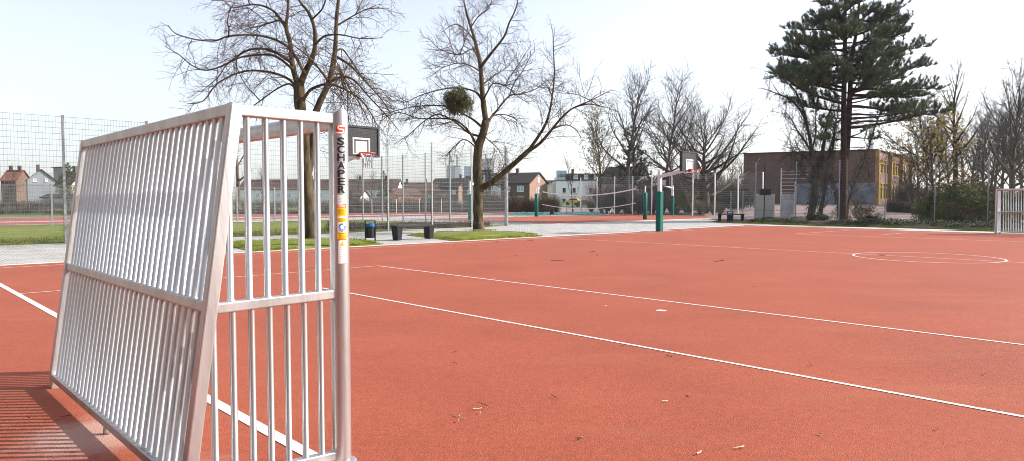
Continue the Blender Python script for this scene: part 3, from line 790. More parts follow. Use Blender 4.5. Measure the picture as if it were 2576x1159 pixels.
p, q = G(997, 602.5), G(1080, 598.5); d = q - p
be.location = (p + q) / 2; be.rotation_euler = (0, 0, atan2(d.y, d.x)); be.scale = (0.95, 1, 1)
q = G(560, 621.5); rz = atan2(d.y, d.x)
dup(be, q - Vector((cos(rz), sin(rz), 0)) * 0.78, rz, 'backless anthracite bench half hidden behind the bars of the foreground goal')
dup(be, W(1838, 557, 48.2), -0.35, 'dark backless bench behind the blue-bagged bin near the right-hand bank')
def ball(loc, r, label):
    t = thing('ball', label, 'ball', loc)
    mb = MB(); n = 20; m = 12
    for i in range(m):
        for k in range(n):
            a0, a1 = pi * i / m - pi / 2, pi * (i + 1) / m - pi / 2; b0, b1 = 2 * pi * k / n, 2 * pi * (k + 1) / n
            mb.cur = 1 if (k // 4 + i // 4) % 2 else 0
            mb.poly([(r * cos(a) * cos(b), r * cos(a) * sin(b), r + r * sin(a)) for a, b in ((a0, b0), (a0, b1), (a1, b1), (a1, b0))])
    mb.build('shell', [M['white'], M['navy']], t, smooth=True)
ball(W(1533, 540.5, 70), 0.2, 'white and blue ball by the fence behind the volleyball net')
ball(W(1873, 557.5, 48), 0.13, 'small white and blue ball on the grass strip by the gate fence')
mb = MB(); nx, ny = 46, 14; gl = []
for i in range(nx + 1):
    row = []
    for j in range(ny + 1):
        p = Vector(U(45.0, 46.0)).lerp(Vector(U(52.8, 39.0)), i / nx) + (E2 * 1.0 + E1 * 1.0).normalized() * (j / ny * 5 - 1)
        e = min(i, nx - i, 5) / 5 * min(j, ny - j, 2) / 2
        row.append((p.x, p.y, 0.01 + e * (0.16 + 0.18 * mnoise.noise(Vector((p.x * 1.3, p.y * 1.3, 0))))))
    gl.append(row)
for i in range(nx):
    for j in range(ny): mb.poly([gl[i][j], gl[i + 1][j], gl[i + 1][j + 1], gl[i][j + 1]])
tag(mb.build('tarpaulin', M['tarp'], smooth=True, org=tuple(U(49, 43))), 'rumpled green tarpaulin spread over the pit left of the volleyball net', 'tarpaulin')

# pole with two dark boxes, white panels, climbing frame by the gate
p = W(1921, 561, 47.5); t = thing('lamp_pole', 'thin brown pole carrying two dark square boxes at head height by the gate', 'pole', p)
h = (561 - 414) / F * 47.5
mb = MB(); mb.tube([(0, 0, 0), (0, 0, h)], 0.035, 8); mb.build('pole', M['vine'], t)
for s in (-1, 1):
    mb = MB(); mb.box((s * 0.2 + 0.03, -0.05, 2.12), (0.32, 0.22, 0.44)); mb.build('box', M['black'], t, bevel=0.01)
def panel(label, xa, xb, yt, yb, d, m, name='panel'):
    a, b = W(xa, yb, d), W(xb, yb, d - 0.2); w = (b - a).length; hh = (yb - yt) / F * d
    t = thing(name, label, 'panel', a, atan2((b - a).y, (b - a).x))
    mb = MB(); mb.box((w / 2, 0, hh / 2), (w - 0.1, 0.04, hh - 0.1)); mb.build('sheet', m, t)
    mb = MB()
    for x in (0.03, w - 0.03): mb.box((x, 0, hh / 2), (0.06, 0.07, hh))
    for z in (0.03, hh - 0.03): mb.box((w / 2, 0, z), (w - 0.12, 0.068, 0.06))
    mb.build('frame', M['white_steel'], t)
panel('beige sheet panel in a white frame behind the pole with two boxes', 1898, 1947, 489, 556, 50, M['panelb'])
panel('stained white panel beneath the white climbing frame', 1961, 1997, 490, 553, 50.5, M['panelw'])
a = W(1963, 553, 51.2); t = thing('climbing_frame', 'tall white steel ladder frame with rungs rising above the stained white panel', 'climbing frame', a, -0.25)
w = (1996 - 1963) / F * 51.2; hh = (553 - 424) / F * 51.2
mb = MB()
for x in (0, w): mb.box((x, 0, hh / 2 - (0.5 if x else 0)), (0.09, 0.09, hh - (1.0 if x else 0)))
mb.build('upright', M['white_steel'], t)
mb = MB()
for k in range(13):
    z = 0.35 + k * 0.27 + 0.02
    if z < hh: mb.bar((0, 0, z), (w if z < hh - 1 else w * 1.9, 0, z), 0.04, 0.035)
mb.build('rung', M['white_steel'], t)

# ------------------------------------------------------------------ trees
def plen(p): return sum((p[i + 1] - p[i]).length for i in range(len(p) - 1))
def along(p, s):
    L = plen(p) * s
    for i in range(len(p) - 1):
        l = (p[i + 1] - p[i]).length
        if L <= l or i == len(p) - 2:
            return p[i].lerp(p[i + 1], min(1, L / max(l, 1e-6))), (p[i + 1] - p[i]).normalized()
        L -= l
def wander(p, d, L, n, wob, trop):
    p = Vector(p); d = Vector(d).normalized(); out = [p.copy()]
    for i in range(n):
        d = (d + rdir() * wob + Vector((0, 0, trop))).normalized(); p = p + d * (L / n); out.append(p.copy())
    return out
def sprout(mb, pts, r0, r1, lv, st):
    """side shoots along a limb; st: per-level dicts"""
    if lv >= len(st): return
    c = st[lv]; L = plen(pts); n = max(1, int(c['dens'] * L * RD(.8, 1.2)))
    for k in range(n):
        s = c.get('s0', .15) + (1 - c.get('s0', .15)) * (k + RD(0, 1)) / n
        p, t = along(pts, min(s, .995)); side = (rdir() - t * 0).cross(t)
        if side.length < .05: continue
        side.normalize()
        if c.get('up', 0): side = (side + Vector((0, 0, c['up']))).normalized()
        a = radians(RD(*c['ang'])); d = t * cos(a) + side * sin(a)
        rl = r0 + (r1 - r0) * s; r = min(c['r'], rl * .75); ln = RD(*c['len']) * (1 - c.get('fall', .45) * s)
        q = wander(p, d, ln, c['seg'], c['wob'], c['trop'])
        mb.cur = 0
        mb.tube(q, [r + (c['re'] - r) * i / c['seg'] for i in range(c['seg'] + 1)], c['n'], cap=False)
        if c.get('bud') and random.random() < c['bud'][0]:
            mb.cur = 1
            for j in range(c['bud'][2]):
                pp, tt = along(q, RD(.35, 1)); mb.leaf(pp, tt + rdir() * .8, c['bud'][1] * RD(.7, 1.3), c['bud'][1] * .6)
            mb.cur = 0
        sprout(mb, q, r, c['re'], lv + 1, st)
def smooth_path(p, k=3):
    out = []
    for i in range(len(p) - 1):
        a = p[max(0, i - 1)]; b = p[i]; c = p[i + 1]; d = p[min(len(p) - 1, i + 2)]
        for j in range(k):
            t = j / k
            out.append(0.5 * ((2 * b) + (-a + c) * t + (2 * a - 5 * b + 4 * c - d) * t * t + (-a + 3 * b - 3 * c + d) * t ** 3))
    out.append(p[-1]); return out
def guided_tree(name, label, base, d0, limbs, st, twigm, budm, scale_r=1.0, extra=0):
    t = thing(name, label, 'tree', base)
    tr = MB(); cr = MB()
    for (r0, r1, da, db, px) in limbs:
        n = len(px) - 1
        p = smooth_path([W(x, y, d0 + da + (db - da) * i / n) for i, (x, y) in enumerate(px)])
        m = len(p)
        rad = [(r0 + (r1 - r0) * (i / (m - 1)) ** .8) * RD(.96, 1.05) for i in range(m)]
        tr.tube(p, rad, 12 if r0 > .1 else 7)
        if r0 < .24: sprout(cr, p, r0, r1, 0, st)
    # limbs that come towards or go away from the viewer
    for k in range(extra):
        (r0, r1, da, db, px) = limbs[random.choice(range(1, len(limbs)))]
        i = len(px) // 2; p0 = W(px[i][0], px[i][1], d0 + (da + db) / 2)
        q = wander(p0, Vector((RD(-.5, .5), random.choice((-1, 1)) * RD(.6, 1), RD(.1, .7))), RD(2, 3.5), 7, .18, -.02)
        rr = min(.05, (r0 + r1) * .4); tr.tube(q, [rr + (.012 - rr) * j / 7 for j in range(8)], 6); sprout(cr, q, rr, .012, 0, st)
    tr.build('trunk', M['bark1'] if scale_r else M['bark2'], t, org=base, smooth=True)
    cr.build('crown', [twigm, budm], t, org=base)
    return t
lime = [
    dict(dens=3.6, s0=.12, len=(.9, 2.3), ang=(30, 75), r=.015, re=.005, seg=6, wob=.16, trop=-.02, n=4, fall=.68),
    dict(dens=5.4, s0=.1, len=(.4, 1.05), ang=(30, 65), r=.007, re=.004, seg=4, wob=.2, trop=0.0, n=3),
    dict(dens=6.5, s0=.15, len=(.15, .48), ang=(25, 60), r=.005, re=.003, seg=2, wob=.2, trop=.02, n=3, bud=(.25, .03, 2)),
]
lime_droop = [dict(lime[0], trop=-.09, len=(1.0, 2.4)), dict(lime[1], trop=-.05), lime[2]]
b1 = G(784, 603.5)
T1 = [
    (.30, .2, 0, 0, [(786, 607), (781, 570), (778, 530), (772, 490), (768, 450), (767, 400), (763, 340), (757, 290), (753, 250), (752, 213)]),
    (.13, .03, 0, .6, [(752, 216), (742, 191), (734, 154), (730, 111), (720, 74), (721, 53), (725, 16), (723, -27), (728, -90)]),
    (.14, .03, 0, -.8, [(752, 222), (766, 186), (784, 149), (792, 119), (791, 74), (776, 32), (753, 3), (738, -50)]),
    (.19, .05, 0, .8, [(770, 445), (781, 400), (786, 350), (791, 300), (800, 268), (827, 207), (840, 149), (844, 106), (846, 53), (851, 0), (853, -70)]),
    (.06, .013, -.3, -1.8, [(766, 186), (734, 130), (697, 103), (641, 89), (575, 92), (540, 104), (490, 100), (441, 85), (423, 64)]),
    (.065, .012, 0, -1.0, [(747, 228), (729, 202), (681, 183), (614, 180), (548, 210), (511, 255), (470, 262)]),
    (.065, .012, 0, 1.6, [(735, 160), (694, 133), (654, 123), (614, 131), (575, 159), (521, 178), (482, 165), (450, 138), (415, 118)]),
    (.055, .012, 0, .6, [(736, 175), (689, 141), (628, 141), (596, 149), (569, 165), (548, 196), (505, 232)]),
    (.055, .012, .4, 2.4, [(719, 72), (694, 34), (662, 16), (628, 13), (588, 20), (569, 8), (540, -14)]),
    (.045, .012, 0, 1.8, [(748, 236), (729, 212), (694, 226), (654, 255), (622, 278), (600, 300)]),
    (.075, .014, 0, -1.4, [(759, 262), (770, 240), (787, 223), (827, 212), (867, 226), (907, 252), (935, 290), (955, 330)]),
    (.06, .013, .4, -.8, [(832, 206), (850, 198), (870, 194), (895, 207), (933, 250), (973, 292), (1003, 330)]),
    (.05, .012, .5, 1.6, [(838, 186), (855, 188), (864, 204), (874, 239), (875, 292), (882, 330)]),
    (.05, .012, .5, 2.2, [(840, 170), (856, 178), (880, 226), (907, 266), (930, 312)]),
    (.055, .012, .6, -.2, [(845, 143), (880, 165), (915, 202), (960, 252), (985, 292)]),
    (.05, .012, .6, 2.4, [(844, 130), (861, 125), (880, 149), (905, 185), (935, 222)]),
    (.05, .012, -.5, -1.6, [(794, 112), (814, 93), (840, 88), (867, 90), (907, 98), (962, 96)]),
    (.04, .012, .7, 1.2, [(846, 66), (870, 52), (893, 38), (930, 22), (978, 22)]),
    (.04, .012, 0, 2, [(722, 60), (700, 52), (675, 60), (640, 70), (610, 64)]),
    (.04, .012, -.5, -2.2, [(784, 50), (810, 24), (822, -10), (835, -60)]),
]
T1 = [(a, b, c, d, e) for (a, b, c, d, e) in T1]
guided_tree('bare_tree', 'large bare spreading tree with two main stems rising behind the foreground goal', b1, b1.y, T1, lime_droop, M['twig1'], M['budr'], extra=9)
b2t = G(1203, 583.5)
T2 = [
    (.25, .18, 0, 0, [(1204, 586), (1203, 570), (1202, 516), (1203, 474), (1200, 428), (1203, 372), (1214, 340), (1222, 305)]),
    (.31, .25, 0, 0, [(1206, 588), (1204, 576), (1203, 560)]),
    (.15, .02, 0, .6, [(1222, 308), (1214, 247), (1209, 175), (1203, 139), (1193, 98), (1178, 51), (1170, 20), (1160, -30)]),
    (.09, .02, .1, -.8, [(1207, 172), (1222, 152), (1240, 129), (1268, 93), (1281, 57), (1296, 26), (1307, -20)]),
    (.17, .11, 0, -.5, [(1206, 484), (1216, 470), (1235, 461), (1281, 423), (1330, 379)]),
    (.085, .014, -.5, -.8, [(1328, 381), (1363, 330), (1379, 294), (1389, 242), (1394, 186), (1392, 129), (1390, 75)]),
    (.09, .014, -.5, -2.0, [(1328, 381), (1358, 361), (1389, 325), (1415, 294), (1441, 273), (1487, 253), (1539, 226)]),
    (.04, .012, -1.6, -2.0, [(1441, 273), (1472, 263), (1503, 266), (1528, 272)]),
    (.045, .012, -1.0, .5, [(1389, 325), (1425, 315), (1451, 330), (1463, 356)]),
    (.075, .014, 0, 1.4, [(1225, 312), (1235, 296), (1250, 278), (1281, 242), (1312, 237), (1353, 222), (1389, 190)]),
    (.045, .012, 0, 1.8, [(1227, 302), (1250, 289), (1286, 294), (1314, 318)]),
    (.05, .012, 0, -1.5, [(1216, 250), (1226, 232), (1240, 211), (1270, 217), (1301, 242), (1330, 262)]),
    (.065, .012, 0, 1.0, [(1216, 325), (1193, 304), (1167, 289), (1121, 268), (1054, 268), (1002, 278), (940, 296)]),
    (.075, .012, 0, -1.2, [(1201, 372), (1190, 350), (1178, 330), (1147, 304), (1105, 299), (1054, 299), (1002, 284), (955, 306)]),
    (.06, .012, 0, -1.8, [(1211, 345), (1178, 335), (1147, 310), (1105, 289), (1069, 304), (1028, 340), (990, 364)]),
    (.055, .012, 0, 1.2, [(1211, 252), (1200, 236), (1183, 227), (1147, 222), (1105, 227), (1054, 242), (1018, 258), (980, 240)]),
    (.045, .012, .2, -1.6, [(1207, 158), (1188, 124), (1157, 139), (1105, 124), (1075, 92)]),
    (.04, .012, .3, 2.0, [(1195, 107), (1172, 77), (1142, 62), (1112, 82)]),
    (.035, .012, .3, -1.0, [(1184, 70), (1205, 40), (1230, 22), (1240, -20)]),
    (.04, .012, .1, 2.2, [(1210, 182), (1180, 165), (1150, 160), (1112, 172), (1080, 195)]),
    (.04, .012, .1, 1.8, [(1212, 215), (1245, 190), (1275, 170), (1300, 140)]),
    (.03, .012, 0, -1.2, [(1211, 335), (1230, 355), (1250, 372), (1262, 392)]),
    (.04, .012, 0, .8, [(1201, 380), (1186, 362), (1165, 352), (1140, 372), (1118, 398)]),
]
lime2 = [dict(lime[0], dens=4.2, len=(.8, 2.2), trop=.0, up=.15), dict(lime[1], dens=6.0), lime[2]]
guided_tree('bare_tree', 'knotty bare tree with one long limb reaching right and a mistletoe ball in its crown', b2t, b2t.y, T2, lime2, M['twig1'], M['budr'], extra=8)

def leaf_clump(mb, c, R, n, size, shell=.35, ax=(1, 1, 1), flat=0.0, asp=.55):
    for k in range(n):
        d = rdir(); r = R * (shell + (1 - shell) * random.random() ** .6)
        p = Vector(c) + Vector((d.x * ax[0], d.y * ax[1], d.z * ax[2])) * r
        dd = (d + rdir() * .9); dd.z -= flat
        mb.leaf(p, dd, size * RD(.6, 1.3), size * asp * RD(.7, 1.2))
mc = W(1152, 259, b2t.y - .6)
t = thing('mistletoe', 'round green mistletoe ball hanging in the knotty bare tree', 'mistletoe', mc)
mb = MB(); leaf_clump(mb, (0, 0, 0), .6, 1500, .095, .1)
for k in range(26):
    dd = rdir(); leaf_clump(mb, dd * RD(.35, .66), RD(.14, .27), 105, .09, .1)
mb.build('leaves', [M['leafm']], t)
mb = MB()
for k in range(260):
    d = rdir(); mb.tube(wander((0, 0, 0), d, .78, 4, .25, 0), [.008, .007, .006, .005, .004], 3, cap=False)
mb.build('stems', M['twig1'], t)
mc = W(1285, 322, b2t.y)

def bare(name, label, base, h, r, cs, nl, ll, ang, st, bark, twig, bud=None, lean=(0, 0), trop=.06, stems=1, group=None, spread=1.0, top=.95, wob=.08, cat='tree'):
    t = thing(name, label, cat, base, 0, group); tr = MB(); cr = MB()
    for sidx in range(stems):
        a0 = RD(0, 6.28)
        d = Vector((lean[0] + (cos(a0) * .22 * spread if stems > 1 else 0), lean[1] + (sin(a0) * .22 * spread if stems > 1 else 0), 1))
        n = 12; tp = wander((RD(-.1, .1) if stems > 1 else 0, 0, -.1), d, h * top * (1 if sidx == 0 else RD(.75, .95)), n, wob, .07)
        rr = r if stems == 1 else r * .8
        rad = [rr * (1.25 if i == 0 else 1) * (1 - .93 * i / n) + .008 for i in range(n + 1)]
        tr.tube(tp, rad, 9)
        for k in range(nl):
            s = cs + (1 - cs) * ((k + RD(.1, .9)) / nl) ** .9
            p, tg = along(tp, min(.97, s)); az = k * 2.4 + RD(-.5, .5) + sidx
            a = radians(RD(*ang)) * (1 - .35 * s)
            side = Vector((cos(az), sin(az), 0)); dd = Vector((0, 0, 1)) * cos(a) + side * sin(a)
            L = ll * RD(.75, 1.15) * (1 - .62 * (s - cs) / (1 - cs)); r0 = min(rr * .5, rr * (1 - s) * .75 + .015)
            q = wander(p, dd, L, 9, .13, trop); m = len(q)
            tr.tube(q, [r0 + (.012 - r0) * (i / (m - 1)) ** .8 for i in range(m)], 6)
            sprout(cr, q, r0, .012, 0, st)
        sprout(cr, tp[8:], .05, .01, 0, st)
    tr.build('trunk', bark, t, smooth=True)
    cr.build('crown', [twig, bud or twig], t)
    return t
def stg(k=1.0, d0=1.5, d1=2.0, d2=0, bud=None, l0=(1.2, 2.6), l1=(.5, 1.2), trop=.05, wob=.16):
    s = [dict(dens=d0 * 1.35, s0=.12, len=(l0[0] * k, l0[1] * k), ang=(25, 60), r=.026, re=.009, seg=5, wob=wob, trop=trop, n=4),
         dict(dens=d1 * 1.5, s0=.1, len=(l1[0] * k, l1[1] * k), ang=(25, 60), r=.012, re=.007, seg=3, wob=.18, trop=trop, n=3)]
    if d2: s.append(dict(dens=d2, s0=.1, len=(.25 * k, .6 * k), ang=(25, 60), r=.008, re=.005, seg=2, wob=.2, trop=trop, n=3))
    if bud: s[-1]['bud'] = bud
    return s

def gy(x, y, d): p = W(x, y, d); return Vector((p.x, p.y, 0))
def terr(x, y): return max(0.0, (y - 48) * .021)
def gr(x, d):
    p = W(x, 504, d); return Vector((p.x, p.y, terr(p.x, p.y)))

bare('pollard_tree', 'gnarled pollard tree with thick knuckled stems beyond the track, seen through the goal bars', gy(600, 536, 76), 9.6, .3, .35, 9, 3.0, (35, 75), stg(.6, 2.2, 2.4, 2), M['bark2'], M['twig2'], trop=.12, wob=.14)
bare('pale_tree', 'slim tree hazed with pale buds left of the dark bare trees behind the volleyball net', gy(1514, 536, 80), 11.4, .17, .18, 22, 5.8, (28, 56), stg(.75, 1.9, 2.6, 0, (.9, .17, 4), trop=.09), M['bark2'], M['twigp'], M['budp'], trop=.08)
bare('bare_tree', 'tall dark bare tree with a small brown nest, standing in front of a dark pine', gy(1582, 540, 75), 14.6, .3, .28, 22, 7.4, (35, 66), stg(1.1, 1.8, 2.2, 1.8), M['bark2'], M['twig3'], trop=.045)
bare('bare_tree', 'tall upright bare tree behind the nearer white hoop arm', gr(1668, 82), 15.2, .22, .3, 22, 7.4, (35, 66), stg(1.05, 1.7, 2.1, 1.6), M['bark2'], M['twig2'], trop=.045)
bare('bare_tree', 'slender bare tree between the tall upright one and the wide low-forked one', gr(1712, 86), 13.2, .16, .25, 18, 6.6, (35, 70), stg(1.0, 1.6, 2.0, 1.4), M['bark2'], M['twig2'], trop=.04)
bare('bare_tree', 'wide bare tree forking low into spreading boughs left of the brown school block', gr(1776, 72), 11.0, .42, .14, 28, 10.5, (48, 88), stg(1.15, 1.9, 2.2, 2.0, trop=.06), M['bark2'], M['twig3'], trop=.035, top=.75, wob=.12)
bare('bare_tree', 'leaning bare tree with a dark arched bough just right of the green padded hoop post', gr(1740, 69), 8.8, .2, .25, 16, 6.4, (40, 85), stg(.9, 1.9, 2.2, 1.6), M['bark2'], M['twig3'], lean=(-.35, 0), wob=.13)
bare('sapling', 'thin bare sapling in front of the white flat-roofed house', gy(1440, 536, 86), 7.2, .08, .2, 10, 2.4, (25, 50), stg(.6, 1.8, 2.2), M['bark2'], M['twig2'])
bare('shrub_tree', 'multi-stemmed yellow-budded tree behind the right-hand fence', gr(2362, 56), 9.6, .19, .22, 15, 5.4, (40, 80), stg(.85, 2.0, 2.6, 1.5, (.95, .17, 6), trop=.03), M['bark2'], M['twig3'], M['budy'], stems=2, trop=.02)
bare('bare_tree', 'tall slim bare tree with a dark ivy-wrapped trunk right of the pine', gr(2400, 72), 15.2, .3, .38, 18, 5.2, (30, 55), stg(.9, 1.6, 2.2, 1.6), M['leafd'], M['twig3'], trop=.07)
bare('bare_tree', 'broad bare tree with upright twigs at the far right behind the goal', gr(2545, 63), 12.6, .3, .2, 24, 7.4, (30, 64), stg(1.0, 1.9, 2.4, 2.0, (.6, .1, 2), trop=.1), M['bark2'], M['twig3'], M['leafd'], trop=.08)
bare('small_tree', 'small dark multi-stemmed tree on the planted mound beside the yellow windows', gr(2300, 60), 4.8, .1, .2, 9, 2.0, (30, 60), stg(.5, 2.4, 3.0, 2), M['bark2'], M['twig3'], stems=3, spread=1.6)
# off-frame neighbour on the right whose branches and shadow reach the picture
# twiggy wood far right: copies of one kind
pw = bare('wood_tree', 'grey bare tree in the dim wood behind the right-hand bushes', gr(2470, 84), 11.5, .2, .14, 20, 6.0, (30, 66), stg(1.1, 1.7, 2.0, 1.4), M['bark2'], M['twig3'], group='grey trees of the wood at the right')
for (x, d, s, r) in ((2330, 118, 1.1, .5), (2425, 96, .95, 1.9), (2520, 92, 1.1, 3.1), (2580, 88, 1.05, 4.4), (2640, 90, 1.1, 5.2), (2385, 110, 1.0, 2.4), (2500, 120, 1.25, 3.9), (2700, 80, 1.1, .9), (2570, 112, 1.2, 1.2), (2310, 100, .95, 2.7), (2360, 92, .8, 3.3), (2440, 108, 1.1, 4.9), (2540, 102, 1.0, .3), (2490, 76, .8, 5.6), (2600, 72, .95, 1.7)):
    dup(pw, gr(x, d), r, None, scale=s)
pb = bare('skyline_tree', 'small bare tree on the skyline among the distant roofs', gy(935, 512, 190), 9.5, .2, .25, 12, 3.6, (30, 60), stg(1.1, 1.3, 1.6), M['bark2'], M['twig2'], group='small bare trees among the distant roofs')
for (x, d, s, r) in ((30, 165, .95, 1), (118, 175, .85, 2), (660, 190, 1.1, 3), (905, 178, .9, 4), (1690, 150, 1.2, 5), (1620, 140, 1.1, 2.2), (1835, 120, 1.0, .7), (1870, 112, .9, 3.3)):
    dup(pb, gy(x, 512, d), r, None, scale=s)

# pines
def tuft(mb, p, d, L, n=13, w=.034):
    d = Vector(d).normalized()
    for k in range(n):
        mb.tri(p + d * RD(-.1, .06) * 1.0, d + rdir() * .75, L * RD(.75, 1.15), w)
def pine_limb(tr, nd, p, d, L, r, trop, dens, tl, sub=True, s0=.35):
    q = wander(p, d, L, 9, .1, trop)
    tr.tube(q, [r + (.012 - r) * i / 9 for i in range(10)], 6)
    n = max(3, int(L * dens))
    for k in range(n):
        s = s0 + (1 - s0) * (k + RD(0, 1)) / n
        pp, tg = along(q, min(.99, s)); side = tg.cross(Vector((0, 0, 1)))
        if side.length < .1: side = Vector((1, 0, 0))
        side = side.normalized() * random.choice((-1, 1))
        dd = tg * RD(.3, .9) + side * RD(.2, 1) + Vector((0, 0, RD(-.35, 1.25)))
        ll = RD(.35, 1.15) * min(1.2, L / 3.5) * (1.15 - .5 * s)
        w = wander(pp, dd, ll, 4, .16, .1); tr.tube(w, [.018, .015, .012, .009, .007], 4, cap=False)
        for j in range(max(2, int(ll / .13))):
            a, b = along(w, RD(.15, 1)); e = (b * .5 + Vector((0, 0, .85)) + rdir() * .55)
            tuft(nd, a, e, tl)
        tuft(nd, w[-1], b + Vector((0, 0, .7)), tl * 1.1, 16)
    tuft(nd, q[-1], Vector((0, 0, 1)) + (q[-1] - q[-2]).normalized(), tl * 1.1, 14)
DP = 48.5
bp = W(2121, 553, DP); bp.z = terr(bp.x, bp.y) + .1
t = thing('pine_tree', 'big dark pine with twin trunks towering in front of the brown school block', 'pine tree', bp)
tr = MB(); nd = MB()
t1 = smooth_path([W(x, y, DP) for x, y in ((2121, 560), (2119, 540), (2121, 470), (2122, 381), (2122, 247), (2125, 103), (2125, 0), (2126, -75))])
t2 = smooth_path([W(x, y, DP + .3) for x, y in ((2125, 400), (2131, 355), (2137, 247), (2141, 155), (2152, 90), (2160, 20), (2166, -60))])
tr.tube(t1, [.34 - .29 * i / (len(t1) - 1) + (.1 if i < 1 else 0) for i in range(len(t1))], 12)
tr.tube(t2, [.24 - .2 * i / (len(t2) - 1) for i in range(len(t2))], 10)
LIMBS = [  # trunk x,y  -> tip x,y, depth change
    (2122, 150, 1949, 128, -.8), (2122, 165, 1966, 150, 1.2), (2124, 110, 1980, 97, .8), (2124, 80, 1988, 66, -.6), (2124, 40, 2037, 44, .5), (2122, 230, 1936, 200, -.4), (2122, 222, 1958, 182, 1.5),
    (2122, 262, 1925, 186, -1.8), (2125, 20, 2045, 2, -.8), (2125, -10, 2060, -30, .4), (2122, 195, 2010, 212, -2.0), (2122, 128, 2010, 118, -2.2), (2122, 180, 2000, 186, 2.2), (2122, 205, 2050, 232, -2.4), (2122, 90, 2036, 110, 2.2),
    (2141, 155, 2320, 100, -.8), (2140, 190, 2344, 163, .8), (2139, 225, 2364, 196, -1.0), (2150, 90, 2279, 34, .6), (2147, 110, 2290, 72, -1.4), (2138, 240, 2330, 226, 1.6), (2160, 20, 2262, 40, -.8), (2160, -5, 2240, -12, .6),
    (2137, 250, 2300, 236, -1.8), (2140, 170, 2285, 150, 2.2), (2145, 130, 2262, 128, -2.4), (2158, 50, 2230, 62, 2.0), (2139, 210, 2275, 206, -2.6), (2133, 300, 2318, 278, -.8), (2131, 322, 2375, 282, -1.6), (2133, 290, 2262, 258, 1.2),
    (2128, 348, 2190, 330, -1.4), (2122, 350, 2066, 352, -1.2), (2150, 60, 2215, 20, -2.0), (2125, 55, 2085, 30, -2.0), (2124, 100, 2080, 90, -2.6), (2122, 160, 2075, 150, -2.8), (2140, 160, 2190, 140, -2.8), (2139, 200, 2200, 190, -2.8),
    (2122, 330, 2058, 342, -.6), (2125, 300, 2070, 292, .8), (2130, 345, 2212, 352, -.5), (2131, 312, 2292, 262, .4), (2122, 280, 1985, 262, .6), (2133, 268, 2345, 246, .3), (2122, 300, 2040, 310, -1.6),
    (2125, 0, 2100, -50, 0), (2162, -30, 2190, -60, .3), (2125, 30, 2150, 10, -1.6), (2122, 215, 2115, 200, -3.0), (2138, 235, 2215, 222, -2.2),
]
for (x0, y0, x1, y1, dd) in LIMBS:
    p = W(x0, y0, DP); q = W(x1, y1, DP + dd); v = q - p; L = v.length
    low = y0 > 280
    pine_limb(tr, nd, p, v + Vector((0, 0, -.1 * L)), L, .05 + .012 * L, .022, 4.5 if low else 9.5, .28, s0=.55 if low else .25)
for k in range(50):   # limbs all round the twin stems
    yy = -70 + 335 * ((k + RD(0, 1)) / 50) ** .85; mid = 2124 + (18 if k % 2 else 0); p = W(mid, yy, DP + (.3 if k % 2 else 0)); az = RD(0, 6.28)
    half = max(50, min(205, 95 + (yy if yy > 0 else yy * .6) * (.85 if yy < 140 else .7))) * DP / F
    L = half * RD(.45, .92) * (.75 + .25 * abs(cos(az)))
    pine_limb(tr, nd, p, Vector((cos(az), sin(az), RD(-.05, .55))), L, .03 + .01 * L, .03, 7.0, .28, s0=.35)
for k in range(16):
    p = W(2122 + RD(0, 10), RD(255, 400), DP); az = RD(0, 6.28)
    q = wander(p, (cos(az), sin(az), RD(-.2, .25)), RD(1, 2.6), 7, .2, -.02); tr.tube(q, [.03 - .003 * i for i in range(8)], 5)
    sprout(tr, q, .03, .01, 0, stg(.5, 2.0, 1.5))
tr.build('trunk', M['barkp'], t, org=bp, smooth=True)
nd.build('crown', M['needle'], t, org=bp)
def conifer(name, label, base, h, R, seed, needle, flat=True, z0=.18, group=None):
    t = thing(name, label, 'conifer', base, 0, group); tr = MB(); nd = MB()
    tp = wander((0, 0, -.1), (0, 0, 1), h, 10, .03, .1); tr.tube(tp, [.2 * h / 12 * (1 - .9 * i / 10) for i in range(11)], 8)
    n = int(h * 5.2)
    for k in range(n):
        s = z0 + (1 - z0) * k / n; p, _ = along(tp, min(s, .98)); az = k * 2.4
        L = R * (1 - .85 * (s - z0) / (1 - z0)) * RD(.7, 1.1)
        pine_limb(tr, nd, p, (cos(az), sin(az), .1), L, .035, .01, 3.6, .34, s0=.25)
    tr.build('trunk', M['barkp'], t, smooth=True); nd.build('crown', needle, t); return t
conifer('pine_tree', 'dark grey-green pine half hidden behind the tall dark bare tree', gy(1594, 540, 82), 10.4, 3.6, 1, M['needle2'], z0=.12)
cf = conifer('conifer', 'small conical conifer standing above the distant terrace roofs', gy(964, 515, 185), 9.5, 2.0, 2, M['needle2'], z0=.1)
conifer('conifer', 'dark conifer at the left behind the fence post and grey gable', gy(172, 515, 120), 8.0, 2.2, 3, M['needle'])
dup(cf, gr(2455, 88), 1, 'dark conifer in the wood right of the ivy-wrapped tree', scale=.8)
for (x, y, sc_) in ((38, 41.5, 1.3), (43, 42.3, 1.5), (50, 43, 1.6), (46, 40.5, 1.2), (36.5, 33.5, .9), (33.5, 42.5, .7), (33, 40.6, .6), (40, 43, 1.3)):  # unseen conifers added to throw shade on the bank
    dup(cf, (x, y, .2), x, 'dark conifer added unseen beyond the right edge to shade the bank', 'added shade conifers beyond the right edge', scale=sc_)
dup(cf, gr(2590, 84), 2, 'dark conifer behind the right goal at the frame edge', scale=.8)

